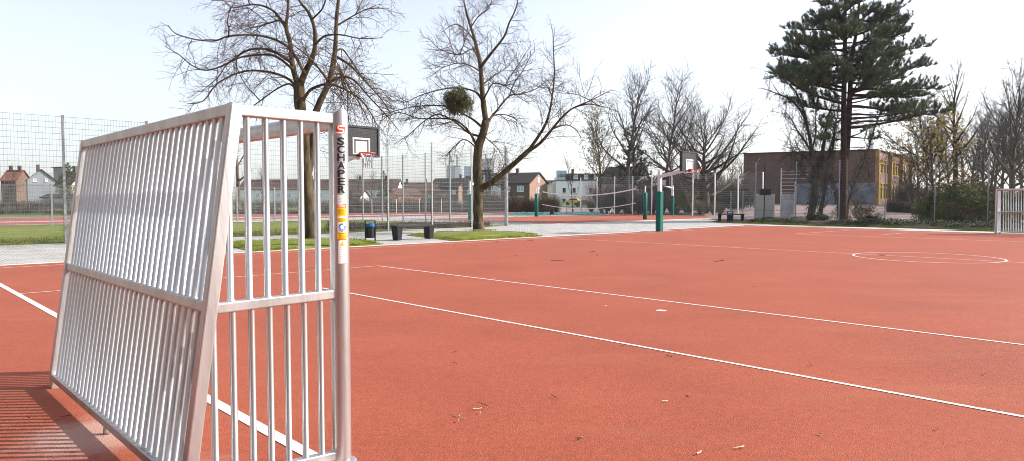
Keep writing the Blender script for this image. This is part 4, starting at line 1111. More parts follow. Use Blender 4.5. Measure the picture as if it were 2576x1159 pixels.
# ivy-hung trees left of the pine
def ivy_tree(label, base, limbs, d0, nv, nleaf):
    t = thing('ivy_tree', label, 'tree', base); tr = MB(); lf = MB(); vn = MB(); cr = MB()
    for (r0, r1, da, db, px) in limbs:
        n = len(px) - 1; p = smooth_path([W(x, y, d0 + da + (db - da) * i / n) for i, (x, y) in enumerate(px)]); m = len(p)
        tr.tube(p, [(r0 + (r1 - r0) * (i / (m - 1))) * RD(.9, 1.1) for i in range(m)], 9)
        sprout(cr, p, r0, r1, 0, stg(.8, 2.2, 2.6, 1.9, trop=.02, wob=.26))
        L = plen(p)
        for k in range(int(nleaf * L)):
            s = random.random() ** 1.5 * .9; a, b = along(p, s); d = rdir(); d = (d - b * d.dot(b)).normalized()
            lf.leaf(a + d * (r0 + (r1 - r0) * s + RD(0, .12)), d + rdir() * .7, RD(.06, .13), .09)
        for k in range(int(nv * L)):
            a, b = along(p, RD(.3, 1)); z = a.z
            q = wander(a + Vector((RD(-.3, .3), RD(-.3, .3), 0)), (RD(-.7, .7), RD(-.7, .7), -1), RD(.2, 1) * min(z - .5, 2.6), 6, .42, -.08)
            vn.tube(q, [.016, .014, .012, .01, .009, .008, .006], 3, cap=False)
            for j in range(14):
                e, _ = along(q, random.random()); vn.tube(wander(e, rdir() + Vector((0, 0, -.4)), RD(.2, .6), 2, .3, -.1), [.007, .006, .004], 3, cap=False)
    tr.build('trunk', M['bark2'], t, org=base, smooth=True); cr.build('crown', M['twig3'], t, org=base)
    vn.build('hanging_vines', M['vine'], t, org=base); lf.build('ivy', M['leafd'], t, org=base); return t
bi = W(2040, 553, 49); bi.z = .1
ivy_tree('leaning ivy-hung tree with dangling dead vines just left of the pine', bi, [
    (.3, .2, 0, 0, [(2036, 560), (2040, 540), (2046, 500), (2052, 455), (2060, 420), (2066, 390)]),
    (.17, .02, 0, -.6, [(2052, 450), (2050, 410), (2040, 370), (2030, 320), (2014, 280), (1985, 250), (1950, 235), (1915, 222)]),
    (.1, .015, .2, .8, [(2034, 340), (2024, 290), (2010, 250), (1992, 220), (1955, 192), (1922, 180)]),
    (.15, .02, 0, .6, [(2064, 400), (2072, 360), (2078, 320), (2085, 285), (2100, 255)]),
    (.1, .015, 0, -.4, [(2044, 390), (2020, 350), (2005, 330), (1990, 300), (1965, 270)]),
    (.1, .02, 0, .4, [(2050, 430), (2030, 400), (2010, 380), (1998, 350)]),
    (.09, .015, -.2, -.8, [(2060, 420), (2082, 390), (2096, 340), (2106, 290), (2112, 250)]),
    (.08, .015, .2, .9, [(2048, 470), (2024, 440), (2004, 400), (1990, 370), (1984, 330)]),
    (.07, .015, .1, -.6, [(2042, 380), (2052, 330), (2050, 290), (2058, 250)]),
], 49, 3.6, 55)
bi = W(2058, 556, 48.6); bi.z = .1
ivy_tree('second ivy-covered trunk between the leaning tree and the pine', bi, [
    (.17, .1, 0, 0, [(2064, 560), (2064, 530), (2070, 500), (2074, 465), (2080, 430), (2090, 390)]),
    (.09, .015, 0, .5, [(2088, 400), (2098, 350), (2096, 310), (2086, 270)]),
    (.06, .02, 0, .2, [(2084, 440), (2098, 470), (2107, 500), (2106, 540), (2104, 556)]),
], 48.6, 2.6, 80)
bi = W(2142, 553, 50); bi.z = .15
ivy_tree('slanting bare trunk leaning right out from behind the pine', bi, [
    (.11, .05, 0, .3, [(2128, 552), (2134, 510), (2146, 470), (2160, 440), (2176, 400), (2188, 360), (2200, 320), (2212, 290)]),
    (.04, .012, .3, .8, [(2190, 352), (2214, 345), (2232, 360), (2240, 385)]),
], 50, 3.0, 20)

# shrubs, bushes, hedges
def bush(name, label, base, rx, ry, h, n, size, m, clumps=34, twigs=60, tw=None, cat='bush', group=None, z0=.12, leaf2=None):
    t = thing(name, label, cat, base, RD(0, 6), group); lf = MB(); st = MB()
    for c in range(clumps):
        a = RD(0, 6.28); rr = sqrt(random.random()); zz = random.random()
        hz = h * sqrt(max(0.05, 1 - rr * rr)) * RD(.8, 1.08)
        c0 = Vector((cos(a) * rx * rr, sin(a) * ry * rr, max(z0, hz * zz ** .55)))
        cr = RD(.16, .32) * min(rx, ry, h) * 1.1; lf.cur = 1 if (leaf2 and zz > .75 and random.random() < .6) else 0
        leaf_clump(lf, c0, cr, n // clumps, size, .2, (1.2, 1.2, .85), asp=.5)
    for k in range(twigs):
        a = RD(0, 6.28); d = (cos(a) * rx * .8 / h, sin(a) * ry * .8 / h, 1)
        st.tube(wander((cos(a) * rx * .15, sin(a) * ry * .15, 0), d, h * RD(.7, 1.1), 5, .15, .03), [.022, .018, .014, .011, .008, .005], 4, cap=False)
    st.build('stems', tw or M['hedget'], t)
    if n: lf.build('leaves', [m, leaf2] if leaf2 else [m], t)
    return t
bush('rhododendron', 'large rounded green bush with orange-tipped leaves behind the fence beside the far goal', gr(2412, 45.5), 2.3, 1.8, 2.8, 20000, .15, M['leafg'], 84, 50, leaf2=M['leafr'])
bush('rhododendron', 'lower green bush between the large orange-tipped bush and the far goal', gr(2490, 44.5), 1.6, 1.4, 2.1, 9000, .14, M['leafg'], 50, 30, leaf2=M['leafr'])
bush('rhododendron', 'dark green bush behind the bars of the far goal', gr(2556, 45.5), 1.9, 1.4, 1.9, 9000, .12, M['leafd'], 34, 40)
bush('rhododendron', 'leafy bush at the left foot of the large orange-tipped bush', gr(2352, 46.5), 1.3, 1.2, 1.6, 5200, .13, M['leafg'], 24, 30)
bush('shrub', 'loose light-leaved shrub at the foot of the pine', gr(2166, 47.5), 1.3, .9, 1.5, 1500, .12, M['leafo'], 22, 30, leaf2=M['leafr'])
bush('bush', 'rounded olive-green bush behind the fence beside the farthest hoop', gr(1724, 70), 1.6, 1.5, 2.1, 3600, .14, M['leafo'], 34, 30)
bush('bush', 'dark evergreen bush in front of the left end of the brown school block', gr(1862, 74), 2.0, 1.6, 2.9, 4200, .16, M['leafd'], 36, 20)
bush('bush', 'second dark evergreen bush left of the brown school block', gr(1828, 78), 1.8, 1.6, 2.2, 3000, .16, M['leafd'], 30, 20)
sb = bush('bare_shrub', 'brown leafless shrub behind the volleyball fence', gy(1552, 539, 77), 1.6, 1.2, 3.0, 500, .08, M['leafb'], 20, 260, M['hedget'], group='brown leafless shrubs behind the volleyball fence')
for (x, d, s, r) in ((1528, 79, .75, 1), (1574, 78, .9, 2), (1610, 76, 1.0, 3), (1640, 74, .85, 4), (1665, 73, .7, 5), (1700, 73, .8, 6), (1760, 68, .5, 1.5), (1795, 67, .45, 2.5), (1812, 68, .4, 3.5), (1487, 80, .5, 4.2), (1660, 90, 1.3, .4), (1560, 98, 1.3, 1.4), (1690, 84, 1.5, 2.2), (1730, 82, 1.7, 3.2), (1775, 80, 1.4, 4.1), (1810, 84, 1.6, 5.3), (1850, 88, 1.7, .2), (1630, 92, 1.6, 1.1), (1600, 88, 1.2, 2.9), (1512, 96, 1.3, .9)):
    dup(sb, gy(x, 539, d), r, None, scale=s)
bush('blossom_shrub', 'pale pinkish blossoming shrub in front of the white flat-roofed house', gy(1493, 536, 120), 2.2, 2, 5.2, 3000, .16, mat('pink_blossom', (0.36, 0.22, 0.18), .8, var=.3, scale=1), 34, 80)
bush('blossom_shrub', 'pale pinkish blossoming shrub beside the dark bare tree trunk', gy(1556, 536, 110), 1.2, 1.2, 5.6, 2400, .15, mat('pink_blossom_far', (0.4, 0.25, 0.2), .8, var=.3, scale=1), 30, 60)
bush('blossom_shrub', 'low pale blossoming tree in front of the terrace, behind the bench fence', gy(1010, 538, 150), 4.2, 2.4, 3.6, 2200, .2, mat('pink_blossom_pale', (0.36, 0.25, 0.22), .8, var=.3, scale=1), 34, 60)

def hedge_mass(name, label, a, b, w, h, n, m, leafm=None, nl=0, size=.1, kind=None, cat='hedge'):
    a, b = Vector(a), Vector(b); mb = MB(); d = b - a; nrm = Vector((-d.y, d.x, 0)).normalized(); L = d.length
    for k in range(n):
        s = random.random(); hh = h * (0.55 + .45 * (0.5 + mnoise.noise(Vector((s * L * .35, 1.7, 0))))) * RD(.6, 1.2)
        p = a + d * s + nrm * RD(-w / 2, w / 2)
        q = p + Vector((RD(-.35, .35), RD(-.35, .35), 1)) * hh * RD(.55, 1)
        mb.tube([p, p.lerp(q, .55) + rdir() * .08, q], [.016, .012, .007], 3, cap=False)
        for j in range(2):
            e = p.lerp(q, RD(.3, .9)); mb.tube([e, e + (rdir() + Vector((0, 0, .5))) * hh * .28], [.01, .006], 3, cap=False)
    o = MB()
    for k in range(nl):
        s = random.random(); p = a + d * s + nrm * RD(-w / 2, w / 2)
        hh = h * (0.55 + .45 * (0.5 + mnoise.noise(Vector((s * L * .35, 1.7, 0)))))
        o.leaf(p + Vector((0, 0, hh * random.random())), rdir(), size * RD(.6, 1.2), size * .6)
    t = thing(name, label, cat, a)
    mb.build('twigs', m, t, org=a)
    if nl: o.build('leaves', leafm, t, org=a)
    return t
hedge_mass('hedge', 'long brown leafless hedge beyond the track at the left', G(-250, 541), G(860, 538.5), 1.4, 1.15, 5200, M['hedget'], M['leafb'], 1800, .12)
hedge_mass('hedge', 'taller brown hedge beyond the track behind the grass cage', W(862, 537, 80), W(1215, 537, 88), 2.0, 2.5, 5200, M['hedget'], M['leafb'], 2200, .14)
hedge_mass('hedge', 'rough brown hedge in front of the brick house', W(1215, 537, 84), W(1400, 537, 88), 2.4, 2.9, 3800, M['hedget'], M['leafo'], 2600, .16)
hedge_mass('hedge', 'low brown planting strip inside the grass cage behind the bench', U(15.5, 27.6), U(24.6, 26.2), 1.6, .42, 3200, M['hedget'], M['leafb'], 1600, .06)
hedge_mass('hedge', 'dark clipped hedge on the raised bed in front of the school block', gr(2243, 66), gr(2345, 62), 1.6, 1.1, 2600, M['hedget'], M['leafd'], 5200, .13)
hedge_mass('hedge', 'dark belt of bushes at the foot of the right-hand wood', gr(2260, 88), gr(2720, 66), 3.0, 3.4, 4200, M['hedget'], M['leafd'], 9000, .2)
hedge_mass('hedge', 'far dark garden hedge in front of the grey gable house', gy(-60, 512, 120), gy(170, 512, 120), 2, 2.0, 1200, M['hedget'], M['leafd'], 600, .2)
hedge_mass('hedge', 'far bushy strip below the terrace houses', gy(590, 512, 135), gy(1120, 512, 150), 3, 2.2, 3200, M['hedget'], M['leafo'], 1600, .22)

# terrain right of the court: soil bank and gently rising yard
mb = MB(); us = [39.3, 39.9, 40.6, 41.4, 42.4, 43.6, 45, 47, 50, 55, 60, 66, 74, 84, 98, 120, 150]; vs = [k * 3.0 - 96 for k in range(61)]
def bz(u, v):
    p = U(u, v); f = min(1, max(0, (19.5 - v) / 3.0))
    prof = 0 if u <= 39.3 else (.04 + .24 * min(1, (u - 39.3) / 1.6)) * max(0, 1 - max(0, u - 41.5) / 4.0)
    nz = .12 * mnoise.noise(Vector((p.x * .9, p.y * .9, 2))) if 39.5 < u < 50 else 0
    return f * (prof + nz) + terr(p.x, p.y) * min(1, max(0, (p.x / max(p.y, 1) - .29) / .06)) - (.012 if f > 0 or p.x / max(p.y, 1) > .29 else .04)
mb.mi = []
for i in range(len(us) - 1):
    mb.cur = 0 if us[i] < 46 else 1
    for j in range(len(vs) - 1):
        mb.poly([U(us[a], vs[b], bz(us[a], vs[b])) for a, b in ((i, j), (i + 1, j), (i + 1, j + 1), (i, j + 1))])
struct('bank', mb, [M['soil'], M['yard']], smooth=True)
sheet('soil_bed', ccw(uvp((57.1, 21), (57.1, 46), (68, 46), (68, 21))), -0.004, M['soil'])
mb = MB()
for k in range(15000):
    u = 39.5 + abs(random.gauss(0, 1.1)); v = RD(-12, 17.5)
    if mnoise.noise(Vector((u * .7, v * .5, 5))) < -.12: continue
    mb.leaf(U(u, v, bz(u, v) + RD(0, .14)), rdir() + Vector((0, 0, .5)), RD(.05, .11), .07)
tag(mb.build('ivy_ground_cover', M['leafd']), 'dark ivy covering the low soil bank along the right-hand fence', 'ivy', kind='stuff')
mb = MB()
for k in range(900):
    u = 39.4 + abs(random.gauss(0, 2.6)); v = RD(-12, 18.2)
    mb.leaf(U(u, v, bz(u, v) + .02), rdir() * Vector((1, 1, .3)), RD(.05, .1), .06)
tag(mb.build('leaf_litter', M['leafb']), 'brown dead leaves scattered over the soil bank', 'leaf litter', kind='stuff')
bush('ivy_clump', 'black-green ivy mound on the bank below the second ivy-covered trunk', U(41.6, 14.0, .15) if False else W(2055, 558, 42.5), .62, .5, .5, 1500, .1, M['leafd'], 20, 12)
bush('ivy_clump', 'small ivy mound on the bank right of the pine', W(2192, 560, 42), .5, .45, .42, 900, .1, M['leafd'], 16, 10)

# ------------------------------------------------------------------ buildings
def window(par, org, ux, uz, nrm, w, h, split=2, m='white', glass='glass', d=0.07):
    """frame + pane flush on a wall; org = bottom-left corner"""
    org = Vector(org); ux = Vector(ux); nrm = Vector(nrm); uz = Vector((0, 0, 1)); ax = (ux, nrm, uz); t = .09
    mb = MB(); c = org + ux * w / 2 + uz * h / 2 + nrm * (d / 2 - .02)
    for s in (-1, 1): mb.box(c + ux * s * (w / 2 - t / 2), (t, d, h), ax)
    for s in (-1, 1): mb.box(c + uz * s * (h / 2 - t / 2), (w - 2 * t, d - .004, t), ax)
    for k in range(1, split): mb.box(c + ux * (w * k / split - w / 2), (t * .8, d - .008, h - 2 * t), ax)
    mb.box(org + ux * w / 2 + nrm * .06 - uz * .04, (w + .16, .2, .07), ax)
    f = mb.build('window', M[m], par)
    mb = MB(); q = org + nrm * .012
    mb.poly([q + ux * t * .6 + uz * t * .6, q + ux * (w - t * .6) + uz * t * .6, q + ux * (w - t * .6) + uz * (h - t * .6), q + ux * t * .6 + uz * (h - t * .6)])
    mb.build('pane', M[glass], f)
    return f
def house(name, label, loc, rz, L, D, eave, ridge, wall, roof, wins=(), gwins=(), chim=(), gable=None, cat='house', glass='glassb', group=None, over=.35):
    t = thing(name, label, cat, loc, rz, group); mb = MB()
    mb.poly([(0, 0, -.3), (L, 0, -.3), (L, 0, eave), (0, 0, eave)]); mb.poly([(L, D, -.3), (0, D, -.3), (0, D, eave), (L, D, eave)])
    mb.cur = 1
    mb.poly([(L, 0, -.3), (L, D, -.3), (L, D, eave), (L, D / 2, ridge), (L, 0, eave)]); mb.poly([(0, D, -.3), (0, 0, -.3), (0, 0, eave), (0, D / 2, ridge), (0, D, eave)])
    mb.build('wall', [wall, gable or wall], t)
    sl = (ridge - eave) / (D / 2); th = .16
    mb = MB()
    for s in (0, 1):
        y0 = -over if s == 0 else D + over; z0 = eave - sl * over + .03
        a = [(-over, y0, z0), (L + over, y0, z0), (L + over, D / 2, ridge + .03), (-over, D / 2, ridge + .03)]
        b = [(x, y, z + th) for x, y, z in a]
        mb.poly(b if s == 0 else b[::-1]); mb.poly(a[::-1] if s == 0 else a)
        for k in range(4): mb.poly([a[k], a[(k + 1) % 4], b[(k + 1) % 4], b[k]])
    rf = mb.build('roof', roof, t)
    for x in chim:
        mb = MB(); mb.box((x, D / 2 - .5, ridge + .45), (.75, .55, 1.5)); mb.box((x, D / 2 - .5, ridge + 1.22), (.85, .65, .1)); mb.build('chimney', M['brickd'], rf)
    for (x, z, w, h) in wins: window(t, (x, 0, z), (1, 0, 0), 0, (0, -1, 0), w, h, 2, glass=glass)
    for (y, z, w, h) in gwins: window(t, (L, y, z), (0, 1, 0), 0, (1, 0, 0), w, h, 1, glass=glass)
    return t
r30 = radians(-30)
hm = house('brick_house', 'two-storey brown brick house with a sunlit gable left of the white house', (-10.3, 180.5, 0), r30, 17, 9.9, 5.75, 8.45, M['brickd'], M['roofd'],
      wins=[(15.0 - 1.6, 3.6, 1.9, 1.5), (9.7, 3.6, 1.7, 1.4), (15.0 - 1.6, 1.0, 1.9, 1.5), (9.7, 1.0, 1.7, 1.4), (6.0, 3.0, 2.2, 1.1), (2.0, 3.6, 1.7, 1.4), (2.0, 1.0, 1.7, 1.4)],
      gwins=[(4.4, 6.0, .9, 1.3), (4.4, 3.3, .9, 1.4)], chim=(8.2, 11.0), gable=M['brickl'])  # gable brick lighter than the wall: sun and shade put into the colours
mb = MB(); mb.box((7.1, -.06, 2.5), (2.9, .1, 5.4)); mb.build('stair_panel', M['render_w'], hm)
mb = MB(); mb.bar((17.2, 9.2, 3.4), (17.8, 9.2, 3.4), .05, .05); mb.lathe([(.02, 0), (.3, .06), (.42, .16)], (17.9, 9.2, 3.4), 14); mb.build('satellite_dish', M['black'], hm)
house('brick_house', 'smaller brick house with a pale gable behind the mesh fence, left of the knotty tree', (-26.5, 217, 0), r30, 11.5, 8.5, 5.6, 8.3, M['brickd'], M['roofd'], wins=[(2, 3.3, 1.6, 1.3), (6, 3.3, 1.6, 1.3), (9, 3.3, 1.4, 1.3)], gwins=[(3.6, 3.3, .9, 1.3)], chim=(9.8,), gable=M['brickl'])
house('brick_house', 'dark house wing seen in the fork below the long limb of the knotty tree', (-14.5, 200, 0), radians(-12), 10, 9, 5.5, 8.6, M['brickh'], M['roofd'], wins=[(1.5, 3.2, 1.6, 1.3), (6, 3.2, 1.6, 1.3)], chim=(4,))
house('terrace_house', 'long low terrace with brown roofs and white walls left of the pale chimney tower', (-82, 205, 0), radians(-4), 48, 9, 4.7, 7.6, M['render_w'], M['roofb'], wins=[(2 + 3.2 * k, 2.2, 1.3, 1.3) for k in range(14)], chim=(6, 13, 21, 29, 36, 44))
house('terrace_house', 'second brown-roofed terrace in the distance behind the bench', (-36, 212, 0), radians(3), 17, 9, 4.2, 6.9, M['brickl'], M['roofb'], wins=[(2 + 4 * k, 1.8, 1.3, 1.3) for k in range(4)], chim=(3, 9, 14))
house('garden_house', 'little house with an orange gable in front of the distant terrace', (-25.5, 153, 0), radians(40), 6, 5, 2.6, 4.0, M['render_o'], M['roofb'], gable=M['render_o'])
house('garden_house', 'small white house with a red-brown roof in the gardens behind the grass cage', (-39, 150, 0), radians(-10), 6, 5, 2.3, 3.6, M['render_w'], M['roofb'], wins=[(1, .8, 1.1, 1.1), (3.6, .8, 1.1, 1.1)])
house('garden_house', 'white garden house beside the small red-brown roofed one', (-31, 158, 0), radians(-20), 5, 4.5, 2.5, 3.7, M['render_w'], M['roofd'], wins=[(.8, .9, 1.1, 1.1)])
house('garden_shed', 'low pale shed at the far left below the grey gable', (-88, 128, 0), 0, 7, 4, 1.9, 2.5, M['panelb'], M['roofd'])
house('garden_shed', 'low greenish shed right of the pale one below the grey gable', (-79.5, 126, 0), 0, 5, 4, 1.7, 2.3, M['render_g'], M['roofd'])
house('slate_house', 'grey slate house with a broad gable at the far left behind the fences', (-122.3, 172.2, 0), radians(-53), 9, 5.6, 6.4, 8.9, M['render_g'], M['roofb'], gwins=[(1.2, 5.9, .6, .8), (3.5, 5.9, .6, .8)], chim=(3, 7))
house('tiled_house', 'old house with an orange tiled roof at the far left', (-133.0, 178, 0), radians(8), 3.6, 7, 6.6, 9.3, M['brickh'], M['roofo'], chim=(.9, 3.0))
house('tiled_house', 'cream house with dark mansard roof right of the grey slate house', (-106.8, 160, 0), radians(-12), 4.2, 6, 5.0, 8.2, M['render_y'], M['roofb'], wins=[(.6, 3.0, .9, 1.3), (2.4, 3.0, .9, 1.3), ], chim=(3,))
# white flat-roofed house with mansard storey
t = thing('white_house', 'pale flat-roofed house with dark mansard storey and dormers behind the volleyball net', 'house', (11.4, 177, 0), radians(3))
mb = MB(); mb.box((6.4, 5, 3.1), (12.8, 10, 6.8)); mb.build('wall', M['render_w'], t)
mb = MB(); mb.box((6.4, 5, 6.58), (13.2, 10.4, .16)); mb.build('cornice', M['roofd'], t)
mb = MB(); a = [(2.6, .5), (13, .5), (13, 9.5), (2.6, 9.5)]; b = [(3.2, 1.3), (12.5, 1.3), (12.5, 8.7), (3.2, 8.7)]
for k in range(4): mb.poly([(*a[k], 6.67), (*a[(k + 1) % 4], 6.67), (*b[(k + 1) % 4], 8.4), (*b[k], 8.4)])
mb.poly([(*p, 8.4) for p in b]); rf = mb.build('roof', M['roofd'], t)
mb = MB(); mb.box((5, 5, 9), (.6, .6, 1.4)); mb.build('chimney', M['brickd'], rf)
for x in (4.6, 7.3, 9.9):
    mb = MB(); mb.box((x + .55, 1.0, 7.5), (1.5, 1.3, 1.55)); dm = mb.build('dormer', M['roofd'], rf)
    window(t, (x, .34, 6.95), (1, 0, 0), 0, (0, -1, 0), 1.1, 1.1, 1, glass='glassb')
mb = MB(); mb.box((1.3, .15, 7.05), (2.3, .05, .75)); mb.box((.12, 2.6, 7.05), (.05, 4.8, .75)); mb.build('terrace_rail', M['glassb'], t)
mb = MB(); mb.box((1.9, 4.5, 8.0), (2.6, 2.4, 2.5)); mb.build('glass_room', M['glassb'], t)
for x in (1.6, 4.2, 8.5, 11.2):
    window(t, (x, 0, 3.3), (1, 0, 0), 0, (0, -1, 0), 1.0, 1.4, 1, glass='glass'); window(t, (x, 0, .5), (1, 0, 0), 0, (0, -1, 0), 1.0, 1.4, 1, glass='glass')
mb = MB()
for k in range(10): leaf_clump(mb, (1 + k * .35, .6 + RD(0, .3), 7.6 + RD(-.3, .5)), .45, 60, .2)
tag(mb.build('roof_greenery', M['leafd'], t), kind='stuff')
house('grey_house', 'grey house with steep dark roof hidden among the dark bare trees', (20, 157, 0), radians(-35), 9, 8.5, 5.4, 9.0, M['render_g'], M['roofd'], wins=[(2, 3, 1.2, 1.2), (5.5, 3, 1.2, 1.2)], gwins=[(3.4, 2.6, 1.3, 1.3)])
house('grey_house', 'dim house behind the wide low-forked tree', (36, 165, 0), radians(-20), 12, 9, 5.0, 8.0, M['render_g'], M['roofd'], wins=[(2, 2.6, 1.2, 1.2), (6, 2.6, 1.2, 1.2)])
house('flat_block', 'grey flat block on the skyline at the far left', (-134, 200, 0), 0, 3.6, 6, 10.9, 11.2, M['render_g'], M['roofd'])
house('cream_house', 'narrow cream house in the gap between the brick house and the white house', (9.6, 235, 0), 0, 5, 8, 7.4, 8.2, M['render_y'], M['roofd'])
def car(loc, rz, m, label):
    t = thing('parked_car', label, 'car', loc, rz); mb = MB()
    pr = [(-2.1, .35), (-2.1, .8), (-1.9, .95), (-1.2, 1.0), (-.7, 1.42), (.7, 1.45), (1.35, .98), (2.0, .86), (2.15, .6), (2.15, .35)]
    n = len(pr)
    for y in (-.85, .85): mb.poly([(x, y * (1 if z < 1.1 else .82), z) for x, z in (pr if y < 0 else pr[::-1])])
    for k in range(n):
        (x0, z0), (x1, z1) = pr[k], pr[(k + 1) % n]; a0 = .85 * (1 if z0 < 1.1 else .82); a1 = .85 * (1 if z1 < 1.1 else .82)
        mb.poly([(x0, -a0, z0), (x0, a0, z0), (x1, a1, z1), (x1, -a1, z1)])
    mb.build('body', m, t)
    mb = MB()
    for y in (-.8, .8): mb.poly([(x, y * 1.02, z) for x, z in ((-1.05, 1.0), (-.65, 1.36), (.65, 1.38), (1.15, 1.0))])
    mb.build('window', M['glass'], t)
    for x in (-1.3, 1.35):
        for y in (-.82, .82):
            mb = MB(); mb.tube([(x, y - .1, .33), (x, y + .1, .33)], .33, 14); mb.build('wheel', M['black'], t)
car((13.6, 150, .4), 2.9, mat('yellow_car_paint', (.75, .42, .02), .35), 'yellow car parked in the gap beside the white house')
car((15.5, 147, .0), 3.0, mat('dark_blue_car_paint', (.03, .045, .07), .3), 'dark car parked below the white house')

# brown school block
A = Vector((47.8, 90, 0)); Lc = Vector((33.0, 97.6, 0)); Rc = Vector((63.3, 109, 0)); zb = .6; zt = 8.05
t = thing('school_building', 'two-storey brown school block with ochre pillars and yellow windows behind the pine', 'school building', A)
mb = MB(); Bc = Lc + Rc - A; o = A
def P3(p, z): return (p.x - o.x, p.y - o.y, z)
mb.poly([P3(Lc, zb), P3(A, zb), P3(A, zt), P3(Lc, zt)])
mb.poly([P3(Rc, zb), P3(Bc, zb), P3(Bc, zt), P3(Rc, zt)]); mb.poly([P3(Bc, zb), P3(Lc, zb), P3(Lc, zt), P3(Bc, zt)])
mb.poly([P3(A, zt - .15), P3(Rc, zt - .15), P3(Bc, zt - .15), P3(Lc, zt - .15)]); mb.build('wall', M['brickh'], t)
dl = (A - Lc).normalized(); nl_ = Vector((dl.y, -dl.x, 0)); dr = (Rc - A).normalized(); nr = Vector((dr.y, -dr.x, 0)); LR = (Rc - A).length
mb = MB(); mb.bar(P3(Lc - dl * .1, zt + .06), P3(A + dl * .1, zt + .06), .5, .12); mb.bar(P3(A, zt + .06), P3(Rc, zt + .06), .5, .118); mb.build('roof_edge', M['roofd'], t)
pa = Lc.lerp(A, .42) + nl_ * .04; pb_ = A + nl_ * .04 + dl * .05
mb = MB(); mb.poly([P3(pa, zb), P3(pb_, zb), P3(pb_, 3.75), P3(pa, 3.75)]); mb.build('painted_wall', M['graffiti'], t)
nb = 3
f0, f1, f2, f3, f4 = zb, 1.75, 3.75, 5.05, 6.95
f1, f2, f3, f4 = 1.55, 3.85, 5.0, 7.0
mb = MB()
for (z0, z1) in ((zb, f1), (f2, f3), (f4, zt)):
    a, b = A + nr * .0, Rc + nr * .0
    mb.poly([P3(a, z0), P3(b, z0), P3(b, z1), P3(a, z1)])
mb.build('spandrel', M['brown_panel'], t)
for i in range(nb + 1):
    p = A + dr * (LR * i / nb * (1 if i < nb else .985) + .2); mb = MB()
    mb.box(Vector(P3(p + nr * .18, (zb + zt) / 2)), (.42, .5, zt - zb), (dr, nr, Vector((0, 0, 1)))); mb.build('pillar', M['yellow_wood'], t)
for i in range(nb):
    for (z0, z1, fl) in ((f1, f2, 0), (f3, f4, 1)):
        a = A + dr * (LR * i / nb + .5); b = A + dr * (LR * (i + 1) / nb - .15); w = (b - a).length
        blind = (i == 2) or (fl == 0 and i == 1)
        q = Vector(P3(a - nr * .12, z0)); uz = Vector((0, 0, 1)); mb = MB(); ax = (dr, nr, uz)
        for k in range(5): mb.box(q + dr * (w * k / 4) + uz * (z1 - z0) / 2 + nr * .08, (.12, .12, z1 - z0), ax)
        for zz in (.06, (z1 - z0) * .72, z1 - z0 - .06): mb.box(q + dr * w / 2 + uz * zz + nr * .083, (w, .11, .12), ax)
        wf = mb.build('window', M['yellow_wood'], t)
        mb = MB(); mb.poly([q, q + dr * w, q + dr * w + uz * (z1 - z0), q + uz * (z1 - z0)]); mb.build('blind' if blind else 'curtain', M['blind'] if blind else M['blindy'], wf)

# unseen blocks added behind and left of the viewpoint to close off the low sky
for lb, lc, rz, L, hh in (('long grey block added unseen behind the viewpoint to darken reflections', (34, -15, 0), pi + .12, 62, 10.5), ('grey block added unseen left of the viewpoint to cut the low sky', (-25, 13, 0), -pi / 2, 30, 9.5)):
    house('sky_blocker', lb, lc, rz, L, 12, hh, hh + .4, M['brown_panel'] if False else M['blocker_wall'], M['roofd'], wins=[(2 + 4.4 * k, z, 2.8, 1.8) for k in range(int(L / 4.4) - 0 if L > 40 else 6) for z in (1.2, 4.6, 7.4)][:60], glass='glass', over=.2, cat='school building')

# ------------------------------------------------------------------ distant power station
KD = 1500.0
def ppx(x): return (x - CX) / F * KD
def ppz(y): return H - (y - 504) / F * KD
def ppbox(name, label, x0, x1, y, dep, m, side=None, d=0):
    t = thing(name, label, 'power station', (ppx(x0), KD + d, 0)); w = ppx(x1) - ppx(x0); h = ppz(y)
    mb = MB(); mb.box((w / 2, dep / 2, h / 2), (w, dep, h)); mb.box((w / 2, dep / 2, h + .6), (w + 1.5, dep + 1.5, 1.2)); mb.build('wall', m, t)
    if side:
        mb = MB(); mb.box((w * .82, -.8, h / 2 - 1), (w * .36, 1.4, h - 2)); mb.build('side_panel', side, t)
    return t
ppbox('boiler_house', 'pale blue power station block under the left chimney on the horizon', 1123, 1157, 419, 40, M['pp_blue'], M['pp_white'])
ppbox('boiler_house', 'pale blue power station block under the right chimney, half behind the knotty tree', 1166, 1214, 420, 40, M['pp_blue'], d=20)
ppbox('boiler_house', 'dark ribbed power station block right of the knotty tree trunk', 1215, 1247, 413, 40, M['pp_dark'], M['pp_white'], d=-160)
ppbox('turbine_hall', 'low pale power station hall right of the knotty tree trunk', 1210, 1262, 446, 40, M['pp_blue'], d=-60)
def chimney(label, x, ytop, w, d=0):
    t = thing('chimney_tower', label, 'chimney', (ppx(x), KD + d, 0)); h = ppz(ytop); r = w / F * KD / 2
    mb = MB(); mb.lathe([(r * 1.25, 0), (r * 1.1, h * .5), (r, h), (r * .8, h)], n=18); mb.build('shaft', M['pp_grey'], t, smooth=True)
    mb = MB(); mb.lathe([(r * 1.06, h - 10), (r * 1.05, h - 4)], n=18); mb.build('band', M['pp_blue'], t, smooth=True)
chimney('grey power station chimney left of the knotty tree trunk', 1145, 385.5, 5.6, 60)
chimney('grey power station chimney right of the knotty tree trunk', 1220, 384.5, 5.6, 60)
chimney('small thin chimney above the terrace roofs behind the fence', 1008, 446, 3.0, 300)
chimney('tall pale bluish tower glimpsed right of the pine trunk', 2186, 285, 11, 0)
t = thing('cooling_tower', 'pale cooling tower beside the brick house roof on the horizon', 'cooling tower', (ppx(1274), KD + 60, 0)); r = 16 / F * KD; h = ppz(419)
